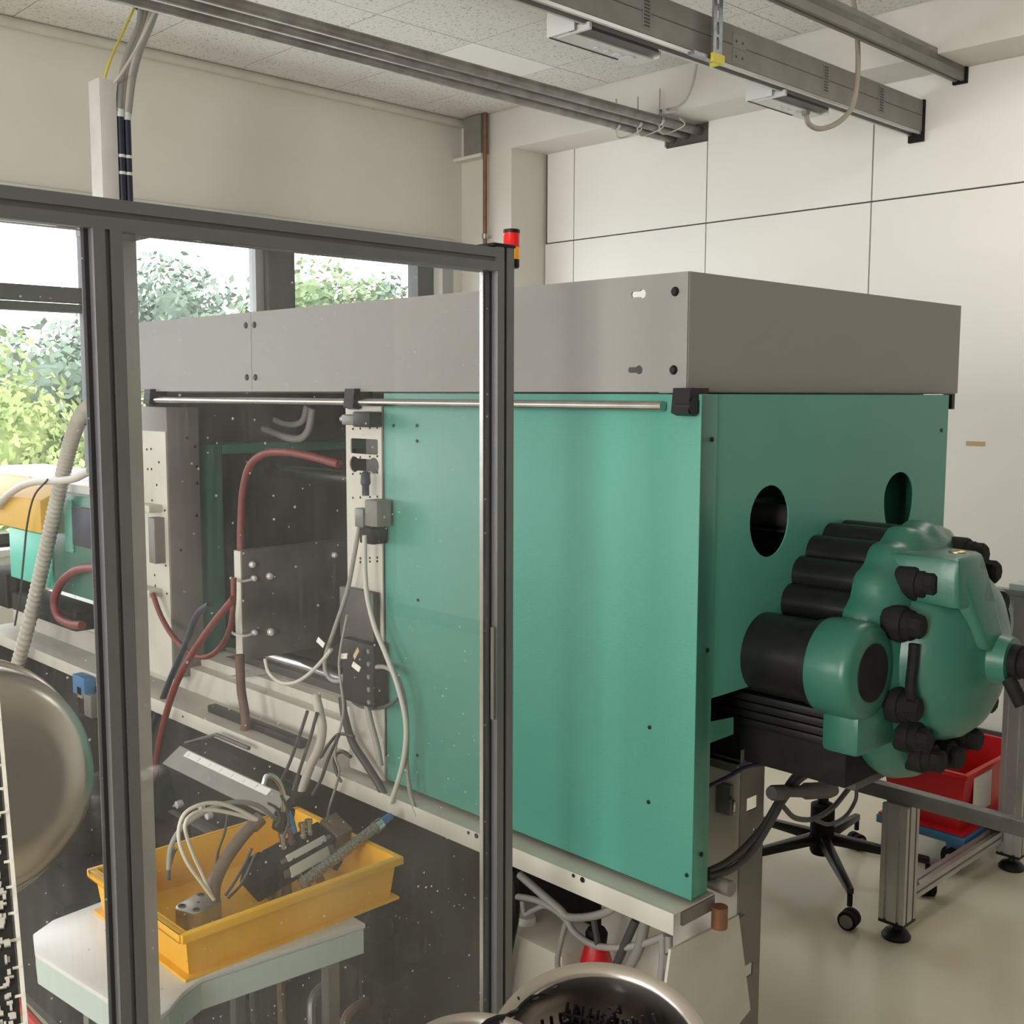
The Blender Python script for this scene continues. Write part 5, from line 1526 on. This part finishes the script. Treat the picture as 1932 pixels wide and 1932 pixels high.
def sprue(c, L, ang, tilt, label, n=5):
    """moulded black runner: a bar with short cross pins"""
    d = Vector((math.cos(ang) * math.cos(tilt), math.sin(ang) * math.cos(tilt), math.sin(tilt)))
    s = d.cross(Vector((0, 0, 1))).normalized()
    u = s.cross(d)
    mb = MB().bar(c - d * L / 2, c + d * L / 2, .005, .004)
    for k in range(n):
        p = c + d * L * ((k + .5) / n - .5)
        mb.bar(p - s * .010, p + s * .010, .003, .003)
        mb.bar(p + s * .009 + u * -.001, p + s * .009 + u * .012, .003, .003, up=(1, 0, 0))
    return tag(mb.build('plastic_sprue', 'black', smooth=False), label, 'sprue', 'black sprues in the bowl')


for k in range(90):
    a, r = rs.uniform(0, 6.28), BR * .72 * rs.random() ** .5
    z = bcn.z - .030 + rs.uniform(-.014, .012) + .28 * (r * math.cos(a) + r * math.sin(a)) * .8
    sprue(Vector((bcn.x + r * math.cos(a), bcn.y + r * math.sin(a), z)), rs.uniform(.035, .065), rs.uniform(0, 3.14), rs.uniform(-.3, .3), 'black moulded sprue in the heap in the large steel bowl')
e0, e1 = P(905, 1945, Z=.885), P(1062, 1852, Z=.892)
ls = thing('long_sprue', e0, 'long black sprue rod lying across the bowl rim', 'sprue')
MB().tube([e0 + (e1 - e0) * (k / 10) + Vector((0, 0, .004 * math.sin(k * 1.3))) for k in range(11)], .004, 7, rf=lambda t: .0055 - .004 * t).build('rod', 'black', ls)
for k in range(5):
    p = e0 + (e1 - e0) * (.35 + .12 * k)
    MB().cyl(p, p + Vector((.004, -.012 + .02 * (k % 2), .008)), .002, n=6).build('pin', 'black', ls)
# upright bowl at the left, seen from outside
lc = P(-62, 1475, D=1.18)
la_ = (lc - CAM).normalized() * .92 + RT * -.42
lb = thing('upright_bowl', (lc.x, lc.y, 0), 'dull stainless steel bowl standing on edge at the left picture side', 'bowl')
bowl(lb, lc, la_, .122, .075, 'stainless', .010)
MB().cyl((lc.x, lc.y, 0), (lc.x, lc.y, lc.z - .10), .03, n=16).build('stand', 'greymid', lb)
# upright panel of small black and white parts with a cream edge strip
e_top, e_bot = P(-3, 1300, D=.95), P(54, 1960, D=.80)
ud = (e_top - e_bot).normalized()
sd = (-RT + FW * -.35).normalized()
sd = (sd - ud * sd.dot(ud)).normalized()
nd = ud.cross(sd).normalized()
if nd.dot(FW) > 0:
    nd = -nd
L_ = (e_top - e_bot).length
bd = thing('parts_board', (e_bot.x, e_bot.y, 0), 'upright black board densely set with small pale parts at the left edge', 'board')
MB().obox((e_top + e_bot) / 2 + sd * .07, ud * L_ / 2, sd * .066, nd * .0015).build('backing', 'board', bd, smooth=False)
MB().obox((e_top + e_bot) / 2 + sd * .001, ud * L_ / 2, sd * .0015, nd * .0022).build('edge_strip', 'paper', bd, smooth=False)
MB().cyl((e_bot + sd * .07).xy.to_3d(), e_bot + sd * .07, .012, n=12).build('stand', 'greymid', bd)
mb = MB()
for k in range(1500):
    t, w_ = rs.uniform(.01, .99), rs.uniform(.008, .132)
    p = e_bot + ud * L_ * t + sd * w_ + nd * .003
    a, b = rs.choice(((.002, .0012), (.0012, .002), (.0015, .0015), (.003, .0008), (.0008, .003), (.002, .0022)))
    mb.obox(p, ud * a, sd * b, nd * rs.uniform(.001, .003))
o = mb.build('small_parts', 'cablelight', bd, smooth=False)
o['kind'] = 'stuff'
mb = MB()
for k in range(14):
    MB().obox(e_bot + ud * L_ * (k + .5) / 14 + sd * .0035 + nd * .001, ud * .001, sd * .003, nd * .0015).build('strip_tab', 'paper', bd, smooth=False)
